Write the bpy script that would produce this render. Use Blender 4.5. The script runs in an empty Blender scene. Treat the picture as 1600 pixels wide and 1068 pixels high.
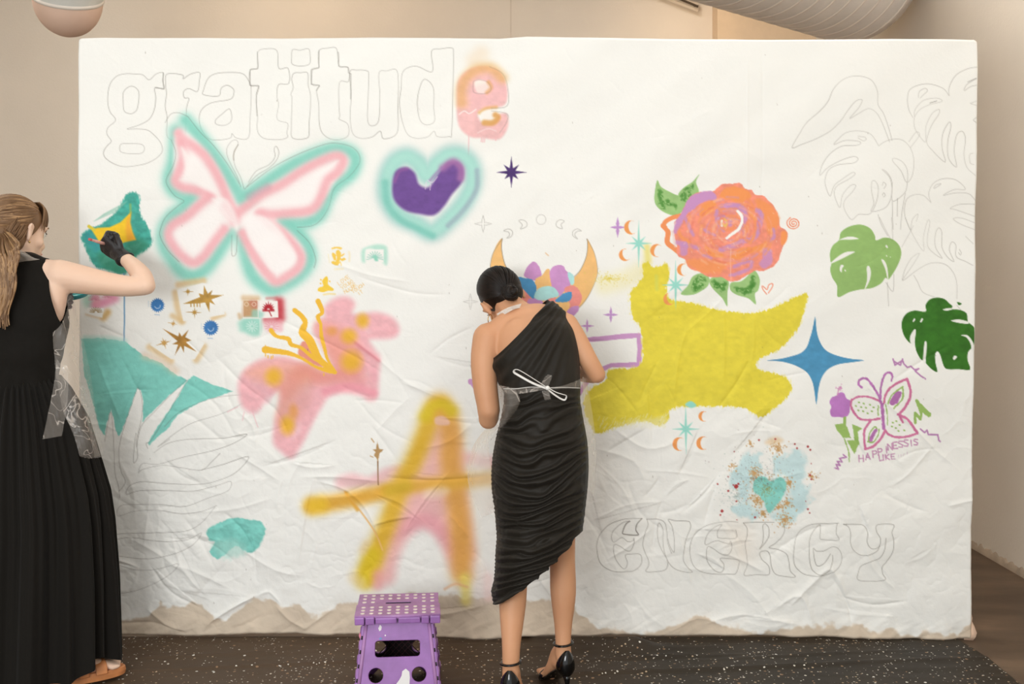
import bpy, bmesh, math, random
import numpy as np
from mathutils import Vector, Matrix, Quaternion
random.seed(7)
SC = bpy.context.scene
COL = SC.collection
# ------------------------------------------------------------------ camera, light, exposure
F = 1650.0            # focal length in photo pixels (1600 wide)
DC = F / 385.0        # camera to canvas distance
ZC = 1.447            # camera height
cam_d = bpy.data.cameras.new('camera'); cam = bpy.data.objects.new('camera', cam_d); COL.objects.link(cam)
cam_d.sensor_width = 36; cam_d.lens = 36 * F / 1600
cam_d.shift_y = -(534 - 443) / 1600
cam.location = (0, -DC, ZC); cam.rotation_euler = (math.pi / 2, 0, 0)
SC.camera = cam
w = bpy.data.worlds.new('world'); SC.world = w; w.use_nodes = True
w.node_tree.nodes['Background'].inputs[0].default_value = (0.965, 0.995, 1.0, 1)
w.node_tree.nodes['Background'].inputs[1].default_value = 1.55

def area(name, loc, target, size, energy, color):
    d = bpy.data.lights.new(name, 'AREA'); d.shape = 'RECTANGLE'; d.size, d.size_y = size; d.energy = energy; d.color = color
    o = bpy.data.objects.new(name, d); COL.objects.link(o); o.location = loc
    o.rotation_euler = (Vector(target) - Vector(loc)).to_track_quat('-Z', 'Y').to_euler()
    return o
area('key_light', (-1.4, -5.4, 1.6), (0.15, 0, 0.1), (1.5, 1.0), 100, (0.96, 0.99, 1.0))
area('overhead_fill', (0.6, -1.2, 4.3), (0.9, 2.2, 2.6), (2.4, 0.8), 9, (0.98, 0.99, 1.0))  # unseen fill added to brighten the duct
area('overhead_fill', (0.2, 1.1, 4.35), (2.5, 0.9, 0.2), (1.8, 1.0), 150, (1.0, 0.985, 0.95))  # unseen fill added to lift the right wall
area('overhead_fill', (-3.2, 1.4, 4.35), (-3.0, 2.4, 0.0), (2.0, 1.2), 62, (1.0, 0.98, 0.95))  # another added fill, out of view, brightening the back wall
area('warm_light', (-1.6, 3.2, 4.2), (-2.0, 4.75, 3.6), (0.5, 0.3), 10, (1.0, 0.74, 0.48))
area('warm_light', (1.3, 3.9, 3.6), (1.75, 4.75, 3.5), (0.3, 0.3), 3, (1.0, 0.70, 0.42))
SC.view_settings.view_transform = 'Standard'; SC.view_settings.look = 'None'
SC.view_settings.exposure = -0.15; SC.view_settings.gamma = 1; SC.view_settings.use_curve_mapping = False

# ------------------------------------------------------------------ helpers
def lin(c):
    c = np.asarray(c, dtype=float) / 255.0
    return np.where(c <= 0.04045, c / 12.92, ((c + 0.055) / 1.055) ** 2.4)
def P(px, py, D):     # photo pixel + distance from the camera -> world point
    return Vector(((px - 800) * D / F, D - DC, ZC - (py - 443) * D / F))
def link(o, parent=None):
    COL.objects.link(o)
    if parent is not None: o.parent = parent
    return o
def tag(o, label, cat=None, group=None, kind=None):
    if label: o['label'] = label
    if cat: o['category'] = cat
    if group: o['group'] = group
    if kind: o['kind'] = kind
    return o
def empty(name, loc, label, cat, group=None):
    o = bpy.data.objects.new(name, None); link(o); o.location = loc; o.empty_display_size = 0.1
    return tag(o, label, cat, group)
def mesh_obj(name, me, mat, parent=None, smooth=True):
    if mat is not None:
        me.materials.clear(); me.materials.append(mat)
    if smooth: me.polygons.foreach_set('use_smooth', [True] * len(me.polygons))
    o = bpy.data.objects.new(name, me); link(o)
    if parent is not None:
        o.parent = parent; o.matrix_parent_inverse = Matrix.Translation(parent.location).inverted()
    return o
def pydata(name, v, f, mat, parent=None, smooth=True):
    me = bpy.data.meshes.new(name); me.from_pydata([tuple(p) for p in v], [], f); me.update()
    return mesh_obj(name, me, mat, parent, smooth)
def bm_obj(name, bm, mat, parent=None, smooth=False):
    me = bpy.data.meshes.new(name); bm.to_mesh(me); bm.free()
    return mesh_obj(name, me, mat, parent, smooth)
def grid_mesh(name, X, Y, Z, mat, parent=None, flip=False):
    nv, nu = X.shape
    me = bpy.data.meshes.new(name)
    co = np.stack([X, Y, Z], -1).reshape(-1, 3).astype(np.float32)
    idx = np.arange(nv * nu).reshape(nv, nu)
    q = np.stack([idx[:-1, :-1], idx[1:, :-1], idx[1:, 1:], idx[:-1, 1:]], -1).reshape(-1, 4)
    if flip: q = q[:, ::-1]
    nf = len(q)
    me.vertices.add(len(co)); me.vertices.foreach_set('co', co.ravel())
    me.loops.add(nf * 4); me.loops.foreach_set('vertex_index', q.ravel().astype(np.int32))
    me.polygons.add(nf); me.polygons.foreach_set('loop_start', (np.arange(nf) * 4).astype(np.int32))
    me.polygons.foreach_set('use_smooth', np.ones(nf, dtype=bool))
    me.update(calc_edges=True)
    return mesh_obj(name, me, mat, parent, smooth=False)
def bx(bm, c, s, M=None, bevel=0.0):
    r = bmesh.ops.create_cube(bm, size=1.0); vs = r['verts']
    for v in vs: v.co = Vector((v.co.x * s[0] + c[0], v.co.y * s[1] + c[1], v.co.z * s[2] + c[2]))
    if bevel:
        es = list({e for v in vs for e in v.link_edges})
        rr = bmesh.ops.bevel(bm, geom=es, offset=bevel, segments=2, affect='EDGES', profile=0.6)
        vs = list({v for f in rr['faces'] for v in f.verts} | {v for v in vs if v.is_valid})
    if M is not None:
        for v in vs: v.co = M @ v.co
    return vs
def tube_data(pts, rads, n=10, cap=True, squash=None):
    pts = [Vector(p) for p in pts]; V = []; Fc = []
    up = Vector((0, 0, 1)); prev = None
    for i, p in enumerate(pts):
        t = (pts[min(i + 1, len(pts) - 1)] - pts[max(i - 1, 0)]).normalized()
        if prev is None:
            a = t.cross(up if abs(t.z) < .9 else Vector((1, 0, 0))).normalized()
        else: a = (prev - t * prev.dot(t)).normalized()
        prev = a; b = t.cross(a)
        r = rads[i] if hasattr(rads, '__len__') else rads
        for k in range(n):
            th = 2 * math.pi * k / n
            V.append(p + a * (r * math.cos(th)) + b * (r * math.sin(th) * (squash or 1)))
    for i in range(len(pts) - 1):
        for k in range(n):
            Fc.append((i * n + k, i * n + (k + 1) % n, (i + 1) * n + (k + 1) % n, (i + 1) * n + k))
    if cap:
        Fc.append(tuple(range(n))[::-1]); Fc.append(tuple((len(pts) - 1) * n + k for k in range(n)))
    return V, Fc
def tube(name, pts, rads, mat, parent=None, n=10, squash=None):
    V, Fc = tube_data(pts, rads, n, True, squash); return pydata(name, V, Fc, mat, parent)
def catmull(pts, closed=False, sub=5):
    p = np.array(pts, dtype=float); n = len(p)
    if n < 3: return p
    out = []
    rng = range(n) if closed else range(n - 1)
    for i in rng:
        if closed: p0, p1, p2, p3 = p[(i - 1) % n], p[i], p[(i + 1) % n], p[(i + 2) % n]
        else: p0, p1, p2, p3 = p[max(i - 1, 0)], p[i], p[i + 1], p[min(i + 2, n - 1)]
        for t in np.arange(sub) / sub:
            out.append(0.5 * ((2 * p1) + (-p0 + p2) * t + (2 * p0 - 5 * p1 + 4 * p2 - p3) * t * t + (-p0 + 3 * p1 - 3 * p2 + p3) * t ** 3))
    if not closed: out.append(p[-1])
    return np.array(out)

# ------------------------------------------------------------------ materials
def mat(name, col, rough=0.6, noise=0, ncol=None, bump=0, bscale=200, metallic=0, spec=0.5, nscale=8, sheen=0, coat=0):
    m = bpy.data.materials.new(name); m.use_nodes = True
    nt = m.node_tree; b = nt.nodes['Principled BSDF']
    c = tuple(lin(col)) + (1,)
    b.inputs['Base Color'].default_value = c
    b.inputs['Roughness'].default_value = rough; b.inputs['Metallic'].default_value = metallic
    b.inputs['Specular IOR Level'].default_value = spec
    if sheen: b.inputs['Sheen Weight'].default_value = sheen
    if coat: b.inputs['Coat Weight'].default_value = coat
    tc = nt.nodes.new('ShaderNodeTexCoord')
    if noise or ncol is not None:
        n = nt.nodes.new('ShaderNodeTexNoise'); n.inputs['Scale'].default_value = nscale; n.inputs['Detail'].default_value = 5
        nt.links.new(tc.outputs['Object'], n.inputs['Vector'])
        r = nt.nodes.new('ShaderNodeValToRGB'); r.color_ramp.elements[0].position = 0.35; r.color_ramp.elements[1].position = 0.65
        c2 = tuple(lin(ncol if ncol is not None else np.clip(np.array(col) * (1 - noise), 0, 255))) + (1,)
        r.color_ramp.elements[0].color = c2; r.color_ramp.elements[1].color = c
        nt.links.new(n.outputs['Fac'], r.inputs['Fac']); nt.links.new(r.outputs['Color'], b.inputs['Base Color'])
    if bump:
        n2 = nt.nodes.new('ShaderNodeTexNoise'); n2.inputs['Scale'].default_value = bscale; n2.inputs['Detail'].default_value = 4
        nt.links.new(tc.outputs['Object'], n2.inputs['Vector'])
        bp = nt.nodes.new('ShaderNodeBump'); bp.inputs['Strength'].default_value = bump; bp.inputs['Distance'].default_value = 0.004
        nt.links.new(n2.outputs['Fac'], bp.inputs['Height']); nt.links.new(bp.outputs['Normal'], b.inputs['Normal'])
    return m
M_wall = mat('wall_paint', (222, 212, 198), 0.85, noise=0.03, bump=0.25, bscale=60, nscale=1.2)
M_white = mat('white_paint', (236, 230, 220), 0.7, bump=0.1)

# ------------------------------------------------------------------ room shell
XR, YB, ZT, XL, YF = 2.53, 4.72, 4.5, -5.2, -6.5
def slab(name, c, s, m, label=None, parent=None):
    bm = bmesh.new(); bx(bm, c, s); o = bm_obj(name, bm, m, parent); o['kind'] = 'structure'
    return o
# stained concrete floor
m = mat('stained_concrete', (118, 96, 76), 0.5, ncol=(80, 62, 47), bump=0.15, bscale=30, nscale=2.2)
nt = m.node_tree; b = nt.nodes['Principled BSDF']; tc = nt.nodes['Texture Coordinate']
ramp = [n for n in nt.nodes if n.type == 'VALTORGB'][0]; ns = [n for n in nt.nodes if n.type == 'TEX_NOISE'][0]
mp = nt.nodes.new('ShaderNodeMapping'); mp.inputs['Scale'].default_value = (0.6, 2.2, 1); mp.inputs['Rotation'].default_value = (0, 0, 0.25)
nt.links.new(tc.outputs['Object'], mp.inputs['Vector']); nt.links.new(mp.outputs['Vector'], ns.inputs['Vector'])
e = ramp.color_ramp.elements.new(0.58); e.color = tuple(lin((104, 84, 66))) + (1,)
slab('floor', ((XL + XR) / 2, (YB + YF) / 2, -0.05), (XR - XL + 0.4, YB - YF + 0.4, 0.1), m)
slab('wall_back', ((XL + XR) / 2, YB + 0.06, ZT / 2), (XR - XL, 0.12, ZT), M_wall)
slab('wall_right', (XR + 0.06, (YB + YF) / 2, ZT / 2), (0.12, YB - YF, ZT), M_wall)
slab('wall_left', (XL - 0.06, (YB + YF) / 2, ZT / 2), (0.12, YB - YF, ZT), M_wall)
slab('ceiling', ((XL + XR) / 2, (YB - 1.5) / 2 + 0.2, ZT + 0.05), (XR - XL, YB + 1.9, 0.1), mat('ceiling_paint', (222, 212, 198), 0.9, noise=0.03, bump=.1))
# joint line in the back wall board and the projecting corner chase on the right
M_joint = mat('joint_filler', (212, 200, 184), 0.9, noise=0.05)
slab('trim_1', (-0.01, YB - 0.002, 2.3), (0.012, 0.006, ZT), M_joint)
x0 = (1121 - 800) * (YB - 0.22 + DC) / F
slab('wall_chase', ((x0 + XR) / 2, YB - 0.11, ZT / 2), (XR - x0, 0.22, ZT), mat('chase_paint', (214, 192, 164), 0.85, noise=0.03, bump=.2, bscale=60))
# rough unpainted strip where the side wall meets the floor (thin uneven mortar bead)
V = []; Fc = []; n = 160
for i in range(n + 1):
    y = -0.9 + 3.0 * i / n; h = 0.030 + 0.012 * math.sin(i * 1.7) * math.sin(i * 0.37) + random.uniform(-.004, .004)
    V += [(XR - 0.016, y, 0), (XR - 0.012, y, h), (XR, y, h + 0.006)]
    if i: a = 3 * i; Fc += [(a - 3, a, a + 1, a - 2), (a - 2, a + 1, a + 2, a - 1)]
o = pydata('baseboard_right', V, Fc, mat('mortar', (176, 158, 138), 0.9, noise=0.12, bump=.5, bscale=80)); o['kind'] = 'structure'
# ------------------------------------------------------------------ the painted canvas
# Paint is rasterised by the code below into a colour attribute of the dense canvas mesh: every vertex of the cloth has
# the coordinate of the spot on the canvas (millimetre-like units, 385 units per metre) and strokes are evaluated there.
NU, NV = 1140, 764
u = np.linspace(0, 1, NU); v = np.linspace(0, 1, NV)
Ug, Vg = np.meshgrid(u, v)
def interp(x, pts): return np.interp(x, [p[0] for p in pts], [p[1] for p in pts])
xt = 121.5 + u * (1530 - 121.5)
top = interp(xt, [(121, 60.5), (128, 59), (160, 58), (350, 58.5), (440, 59.5), (575, 57.5), (700, 58.5), (780, 59.5), (823, 56.5), (900, 58), (1000, 59.5), (1200, 61), (1400, 60), (1500, 60.5), (1524, 60.5), (1530, 63)])
bot = interp(xt, [(121, 989), (180, 990), (230, 991), (290, 994), (318, 992), (400, 990), (440, 990.5), (500, 991), (560, 991), (620, 993), (700, 996), (760, 997.5), (800, 995), (850, 993), (925, 993), (960, 990), (1000, 991), (1040, 993), (1130, 992), (1200, 993), (1300, 994), (1400, 997), (1500, 998.5), (1520, 997)])
right = 1530 - 12 * v
PX = 121.5 + Ug * (right[:, None] - 121.5)
PY = top[None, :] + Vg * (bot - top)[None, :]
W = NU; H = NV
def hsh(ix, iy, seed):
    n = (ix.astype(np.int64) * 374761393 + iy.astype(np.int64) * 668265263 + seed * 974634777) & 0xffffffff
    n = ((n ^ (n >> 13)) * 1274126177) & 0xffffffff
    return ((n ^ (n >> 16)) & 0xffff) / 65535.0
def vnoise(x, y, s, seed=0):
    x = x / s; y = y / s; ix = np.floor(x); iy = np.floor(y); fx = x - ix; fy = y - iy
    fx = fx * fx * (3 - 2 * fx); fy = fy * fy * (3 - 2 * fy)
    a = hsh(ix, iy, seed); b = hsh(ix + 1, iy, seed); c = hsh(ix, iy + 1, seed); d = hsh(ix + 1, iy + 1, seed)
    return (a + (b - a) * fx) * (1 - fy) + (c + (d - c) * fx) * fy
def fbm(x, y, s, seed=0, o=3): return sum(vnoise(x, y, s / 2 ** k, seed + k) * 0.5 ** k for k in range(o)) / sum(0.5 ** k for k in range(o))

C_ = np.zeros((H, W, 3)); BASE = np.array([244, 242, 236.0])
C_[:] = BASE
def win(x0, y0, x1, y1, m):
    a = max(int((x0 - m - 122) / 1409 * W) - 2, 0); b = min(int((x1 + m - 122) / 1396 * W) + 3, W)
    c = max(int((y0 - m - 62) / 936 * H) - 2, 0); d = min(int((y1 + m - 57) / 922 * H) + 3, H)
    return slice(c, max(d, c + 1)), slice(a, max(b, a + 1))
def segdist(pts, X, Y, closed=False, d2=None):
    n = len(pts)
    if d2 is None: d2 = np.full(X.shape, 1e9)
    for i in range(n if closed else n - 1):
        ax, ay = pts[i]; bx_, by_ = pts[(i + 1) % n]; dx, dy = bx_ - ax, by_ - ay
        L = dx * dx + dy * dy + 1e-9
        t = np.clip(((X - ax) * dx + (Y - ay) * dy) / L, 0, 1)
        q = (X - ax - t * dx) ** 2 + (Y - ay - t * dy) ** 2
        np.minimum(d2, q, out=d2)
    return d2
def inside(pts, X, Y):
    ins = np.zeros(X.shape, bool); n = len(pts)
    for i in range(n):
        ax, ay = pts[i]; bx_, by_ = pts[(i + 1) % n]
        if ay == by_: continue
        c = ((ay > Y) != (by_ > Y)) & (X < (bx_ - ax) * (Y - ay) / (by_ - ay) + ax)
        ins ^= c
    return ins
def blend(sl, a, col, mottle=0.0, seed=3):
    col = np.array(col, dtype=float)
    X = PX[sl]; Y = PY[sl]
    c = np.broadcast_to(col, X.shape + (3,))
    if mottle: c = np.clip(c * (1 + mottle * (fbm(X, Y * 1.4, 9, seed) - 0.5)[..., None] * 2), 0, 255)
    C_[sl] = C_[sl] * (1 - a[..., None]) + c * a[..., None]
def poly(pts, col, soft=1.3, rough=0, rs=5, alpha=1, smooth=True, mottle=0.0, T=None, sub=5, grow=0, stretch=1.0):
    if T: pts = [(T[0] + x / T[2], T[1] + y / T[2]) for x, y in pts]
    p = catmull(pts, True, sub) if smooth else np.array(pts, float)
    x0, y0 = p.min(0); x1, y1 = p.max(0)
    sl = win(x0, y0, x1, y1, soft + rough + grow + 3); X = PX[sl]; Y = PY[sl]
    d = np.sqrt(segdist(p, X, Y, True)); d = np.where(inside(p, X, Y), -d, d) - grow
    if rough: d = d + (fbm(X * stretch, Y, rs, int(x0)) - 0.5) * 2 * rough
    t = np.clip(0.5 - d / soft, 0, 1); t = t * t * (3 - 2 * t)
    blend(sl, t * alpha, col, mottle, int(x0 + y0))
def stroke(pts, wd, col, soft=1.2, alpha=1, smooth=True, closed=False, T=None, mottle=0.0, rough=0, rs=4, sub=5, dry=0):
    if T: pts = [(T[0] + x / T[2], T[1] + y / T[2]) for x, y in pts]
    if soft >= 7: wd = wd * 1.25 + soft * 0.35
    p = catmull(pts, closed, sub) if smooth else np.array(pts, float)
    x0, y0 = p.min(0); x1, y1 = p.max(0)
    sl = win(x0, y0, x1, y1, wd / 2 + soft + rough + 2); X = PX[sl]; Y = PY[sl]
    d = np.sqrt(segdist(p, X, Y, closed and smooth is False)) if not closed else np.sqrt(segdist(p, X, Y, True))
    if rough: d = d + (fbm(X, Y, rs, int(x0)) - 0.5) * 2 * rough
    t = np.clip(0.5 - (d - wd / 2) / soft, 0, 1); t = t * t * (3 - 2 * t)
    if soft >= 7: t = np.exp(-.69 * (d / (wd * .5)) ** 2.5) * (.93 + .14 * fbm(X, Y, 7, 3))
    if dry: t = t * np.clip((fbm(X, Y, 3.0, 77) - dry) * 6, 0, 1)
    blend(sl, t * alpha, col, mottle, int(x0 + y0))
def pencil(pts, T=None, closed=True, dark=0.5, col=(96, 88, 80), smooth=True, wd=0.8):
    if T: pts = [(T[0] + x / T[2], T[1] + y / T[2]) for x, y in pts]
    p = catmull(pts, closed, 5) if smooth else np.array(pts, float)
    x0, y0 = p.min(0); x1, y1 = p.max(0)
    n = len(p); lim = n if closed else n - 1
    sl = win(x0, y0, x1, y1, 3); X = PX[sl]; Y = PY[sl]; A = np.zeros(X.shape)
    r0 = sl[0].start; c0 = sl[1].start
    for i in range(lim):            # small window per segment keeps long pencil lines cheap
        a = p[i]; b = p[(i + 1) % n]
        s2 = win(min(a[0], b[0]), min(a[1], b[1]), max(a[0], b[0]), max(a[1], b[1]), 2.5)
        q = (slice(max(s2[0].start - r0, 0), max(s2[0].stop - r0, 0)), slice(max(s2[1].start - c0, 0), max(s2[1].stop - c0, 0)))
        if X[q].size == 0: continue
        d = np.sqrt(segdist([a, b], X[q], Y[q]))
        k = dark * (0.65 + 0.7 * vnoise(np.array([a[0]]), np.array([a[1]]), 40, 5)[0])
        A[q] = np.maximum(A[q], np.clip(0.5 - (d - wd / 2) / 1.3, 0, 1) * k)
    blend(sl, np.clip(A, 0, 1), col)
def spray(cx, cy, r, col, n, seed=1, size=(0.5, 1.2), ry=None, alpha=0.9):
    rg = random.Random(seed); ry = ry or r
    for _ in range(n):
        a = rg.uniform(0, 2 * math.pi); k = abs(rg.gauss(0, 0.5)); x = cx + r * k * math.cos(a); y = cy + ry * k * math.sin(a)
        s = rg.uniform(*size); sl = win(x, y, x, y, s + 2); d = np.hypot(PX[sl] - x, PY[sl] - y)
        blend(sl, np.clip(0.7 - (d - s) / 1.1, 0, 1) * alpha, col)
def star(cx, cy, tips, r0, col, rot=0, T=None, **kw):
    n = len(tips); pts = []
    for i, L in enumerate(tips):
        a = rot + 2 * math.pi * i / n; b = a + math.pi / n
        pts.append((cx + L * math.sin(a), cy - L * math.cos(a))); pts.append((cx + r0 * math.sin(b), cy - r0 * math.cos(b)))
    poly(pts, col, smooth=False, T=T, **kw)
def sparkle(cx, cy, a, b, col, pen=False, **kw):
    pts = []
    for k in range(4):
        L = a if k % 2 == 0 else b; th = k * math.pi / 2
        for t, rr in ((0, 1.0), (0.28, 0.52), (0.5, 0.24), (0.72, 0.52)):
            L2 = b if k % 2 == 0 else a
            if t == 0: pts.append((cx + L * math.sin(th), cy - L * math.cos(th)))
            else:
                ph = th + t * math.pi / 2; x = math.sin(ph); y = -math.cos(ph)
                q = rr * (L if t < .5 else (L2 if t > .5 else (a + b) / 2)) * 0.75
                pts.append((cx + q * x, cy + q * y))
    (pencil(pts, smooth=False, dark=0.35) if pen else poly(pts, col, smooth=False, **kw))
def crescent(cx, cy, r, col, ang=0, thick=0.42, **kw):
    pts = []
    for t in np.linspace(-2.1, 2.1, 15): pts.append((-math.cos(t) * r, math.sin(t) * r))
    for t in np.linspace(1.9, -1.9, 13): pts.append((-math.cos(t) * r * (1 - thick) + thick * r * 0.35 * 1.5, math.sin(t) * r * .93))
    c, s = math.cos(ang), math.sin(ang)
    poly([(cx + x * c - y * s, cy + x * s + y * c) for x, y in pts], col, smooth=False, **kw)

TEAL, PINK, MAUVE, ORNG, YEL = (128, 207, 188), (240, 168, 172), (207, 150, 202), (243, 150, 95), (246, 196, 55)
# priming: bare beige canvas under a ragged edge of white primer along the hem
edge = interp(PX[0], [(121, 968), (180, 966), (235, 962), (252, 940), (262, 950), (290, 946), (305, 943), (320, 952), (335, 962), (355, 962), (380, 952), (400, 940), (430, 938), (470, 948), (485, 958), (500, 966), (515, 960), (535, 947), (570, 945), (640, 934), (700, 932), (760, 934), (830, 936), (900, 944), (930, 978), (990, 984), (1030, 982), (1050, 978), (1080, 968), (1110, 966), (1150, 980), (1200, 984), (1260, 980), (1300, 972), (1340, 978), (1370, 984), (1450, 986), (1500, 984), (1530, 982)])
dd = PY - edge[None, :] + (fbm(PX, PY, 22, 4) - 0.5) * 26 + (fbm(PX, PY, 6, 9) - 0.5) * 5
a = np.clip(dd / 5 + 0.5, 0, 1)
beige = np.array([218, 200, 178]) * (1 - 0.10 * (fbm(PX, PY, 40, 12)[..., None] - 0.3))
C_ = C_ * (1 - a[..., None]) + beige * a[..., None]
a = np.clip((dd + 22) / 40, 0, 1) * 0.25 * np.clip(fbm(PX, PY, 14, 21) * 3 - 1.2, 0, 1)
C_ = C_ * (1 - a[..., None]) + np.array([205, 188, 168]) * a[..., None]
# --- gratitude, outlined in pencil
A1 = (0, 0, 3.81); A2 = (400, 50, 3.81); A3 = (230, 160, 4.103)
for p, T in [([(690,455),(745,438),(800,440),(850,445),(888,475),(930,440),(972,433),(968,480),(975,528),(922,522),(927,580),(920,650),(890,710),(830,745),(760,768),(820,768),(880,775),(920,805),(958,850),(968,900),(935,940),(880,970),(820,985),(740,992),(680,975),(630,940),(620,905),(640,870),(665,840),(640,800),(645,760),(690,715),(655,665),(640,600),(650,510)], A1),
             ([(735,545),(780,512),(825,545),(820,640),(800,670),(775,677),(740,660),(733,600)], A1), ([(725,858),(780,855),(845,860),(862,885),(845,912),(780,915),(730,908),(715,890)], A1),
             ([(995,440),(1085,445),(1088,468),(1130,440),(1185,430),(1183,480),(1172,542),(1120,525),(1090,545),(1095,580),(1122,585),(1108,650),(1105,800),(1095,830),(1000,820),(995,700),(983,630),(990,560),(985,500)], A1),
             ([(1232,470),(1270,440),(1340,430),(1440,437),(1480,480),(1495,530),(1490,700),(1480,820),(1410,822),(1382,795),(1375,820),(1320,832),(1250,828),(1205,780),(1185,710),(1200,650),(1260,610),(1370,590),(1392,550),(1385,525),(1350,507),(1315,525),(1300,570),(1210,562),(1210,530)], A1),
             ([(1367,648),(1378,715),(1340,745),(1290,740),(1283,715),(1320,680)], A1),
             ([(10,215),(10,120),(60,100),(125,112),(135,215),(190,215),(195,305),(135,312),(125,380),(135,430),(128,520),(190,545),(185,600),(190,625),(150,640),(60,637),(20,610),(8,570),(10,500),(0,400),(16,320),(-36,317),(-34,225)], A2),
             ([(218,105),(262,108),(312,100),(322,140),(318,190),(265,202),(215,190),(212,150)], A2),
             ([(225,245),(265,242),(308,245),(312,320),(325,370),(325,450),(318,540),(318,590),(305,632),(220,632),(212,560),(215,400),(208,370),(222,330),(212,280)], A2),
             ([(375,110),(430,95),(480,100),(495,205),(550,212),(552,295),(500,300),(495,420),(500,500),(497,520),(548,550),(550,615),(500,640),(440,635),(395,600),(378,540),(375,430),(362,350),(380,320),(335,312),(330,225),(375,215),(372,180)], A2),
             ([(560,240),(600,228),(660,232),(672,260),(668,400),(665,520),(685,558),(730,530),(738,380),(733,245),(780,232),(835,225),(848,300),(845,450),(840,600),(760,635),(740,590),(690,625),(620,632),(575,600),(562,500),(568,380)], A2),
             ([(870,250),(900,215),(960,205),(1050,235),(1045,115),(1100,100),(1165,95),(1175,130),(1172,350),(1165,600),(1150,622),(1080,622),(1060,590),(1020,625),(950,632),(900,605),(868,520),(855,420),(865,330)], A2),
             ([(1005,280),(1055,330),(1058,450),(1062,530),(1015,552),(975,520),(960,420),(975,330)], A2)]:
    pencil(p, T, dark=0.42)
for p in ([(1533,310),(1535,408),(1490,415),(1488,508),(1540,512),(1525,560),(1530,690)], [(972,433),(970,470),(975,528),(925,522)]): pencil(p, A1, closed=False, dark=0.6, smooth=False)
for p in ([(375,110),(375,212),(335,225),(330,312),(380,320),(362,350)], [(490,120),(495,205),(550,212),(552,245),(566,250),(565,400)]): pencil(p, A2, closed=False, dark=0.6, smooth=False)
# --- the sprayed pink e
stroke([(1300,170),(1340,130)], 14, (238,205,165), soft=20, alpha=.35, T=A2)
poly([(1200,300),(1240,240),(1310,205),(1390,205),(1450,235),(1490,310),(1495,400),(1470,440),(1400,455),(1340,465),(1320,495),(1345,540),(1385,550),(1430,530),(1450,490),(1495,490),(1500,560),(1470,620),(1430,640),(1350,630),(1280,625),(1220,580),(1198,510),(1195,400)], (240,190,188), soft=6, T=A2, mottle=.05)
stroke([(1225,420),(1222,350),(1245,280),(1310,225),(1400,215),(1465,275)], 11, (226,172,98), soft=10, alpha=.6, T=A2)
stroke([(1330,480),(1370,455),(1430,448)], 5, (226,172,98), soft=6, alpha=.7, T=A2)
poly([(1300,300),(1335,285),(1385,305),(1400,335),(1370,362),(1315,358)], (246,236,226), soft=5, T=A2)
stroke([(1385,300),(1400,330),(1375,360)], 6, (226,165,92), soft=6, alpha=.75, T=A2)
poly([(1290,330),(1470,300),(1480,400),(1300,440)], (241,184,188), soft=10, alpha=.25, T=A2)
poly([(1345,480),(1400,465),(1440,475),(1420,520),(1370,530),(1345,510)], (247,240,232), soft=4, T=A2)
stroke([(1360,540),(1410,540),(1440,510),(1425,495)], 9, (222,160,85), soft=6, alpha=.85, T=A2)
for x, y0, y1 in ((1267,610,765),(1343,630,652),(1352,630,655),(1362,630,655),(1430,620,645)): stroke([(x,y0),(x-3,y1)], 1.3, (240,188,190), T=A2, soft=1.5)
stroke([(1210,490),(1240,470),(1270,485),(1310,460)], 2, (250,235,232), T=A2, alpha=.8); stroke([(1320,600),(1380,575),(1430,590)], 2, (246,214,212), T=A2, alpha=.7)
pencil([(1292,320),(1300,290),(1340,285),(1380,300),(1400,340),(1370,365),(1300,360)], A2, dark=.3); pencil([(1400,470),(1495,488),(1490,540),(1450,600)], A2, closed=False, dark=.3)
pencil([(1390,205),(1470,250),(1500,340),(1495,440),(1400,455)], A2, closed=False, dark=.35)
# --- big sprayed butterfly
tl = [[(290,188),(312,212),(333,240),(348,262),(362,285),(376,305),(388,312)], [(380,312),(400,295),(430,275),(462,255),(495,240),(525,232),(548,238),(556,252),(548,272),(525,290),(512,310),(500,335),(480,347),(455,346),(440,342)],
      [(445,346),(468,366),(482,388),(484,408),(470,428),(447,444),(425,452),(405,442),(392,425),(384,400),(378,375),(374,368)], [(275,205),(274,232),(271,255),(264,280),(272,298),(290,306),(303,304)],
      [(302,304),(285,325),(266,340),(254,362),(256,385),(268,405),(283,424),(302,430),(320,420),(335,402),(348,382),(356,365)]]
for t in tl: stroke(t, 14, (165,220,206), soft=20, alpha=.6); stroke(t, 10, (128,206,188), soft=13, alpha=.8)
poly([(275,205),(300,215),(340,262),(372,325),(400,318),(470,275),(530,250),(535,262),(495,320),(430,338),(470,385),(470,420),(430,440),(395,410),(372,345),(355,360),(310,408),(280,395),(262,365),(300,325),(330,306),(285,292),(272,270)], (250,243,240), soft=10, alpha=.8)
pk = [[(279,208),(286,218),(305,230),(320,243),(333,262),(345,285),(353,305),(362,325),(368,334)], [(283,222),(287,245),(281,265),(274,282),(284,292),(302,296),(318,302),(330,306)], [(368,334),(390,318),(412,302),(440,288),(470,268),(500,252),(525,243),(536,250),(528,268),(512,282),(503,305),(493,322),(478,330),(450,333),(425,335),(406,334)],
      [(408,335),(420,348),(440,362),(458,382),(470,400),(466,418),(448,432),(432,440),(420,430),(408,415),(396,398),(386,380),(378,364)], [(326,306),(308,322),(290,338),(268,352),(262,368),(272,388),(288,404),(303,410),(318,400),(330,384),(342,368),(350,358)], [(352,322),(362,336),(366,346)]]
for t in pk: stroke(t, 10, (245,200,203), soft=15, alpha=.6); stroke(t, 7, (241,176,182), soft=10, alpha=.8)
poly([(372,345),(355,312),(330,310),(345,330),(362,350),(370,360)], (250,243,240), soft=9, alpha=.7)
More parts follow.
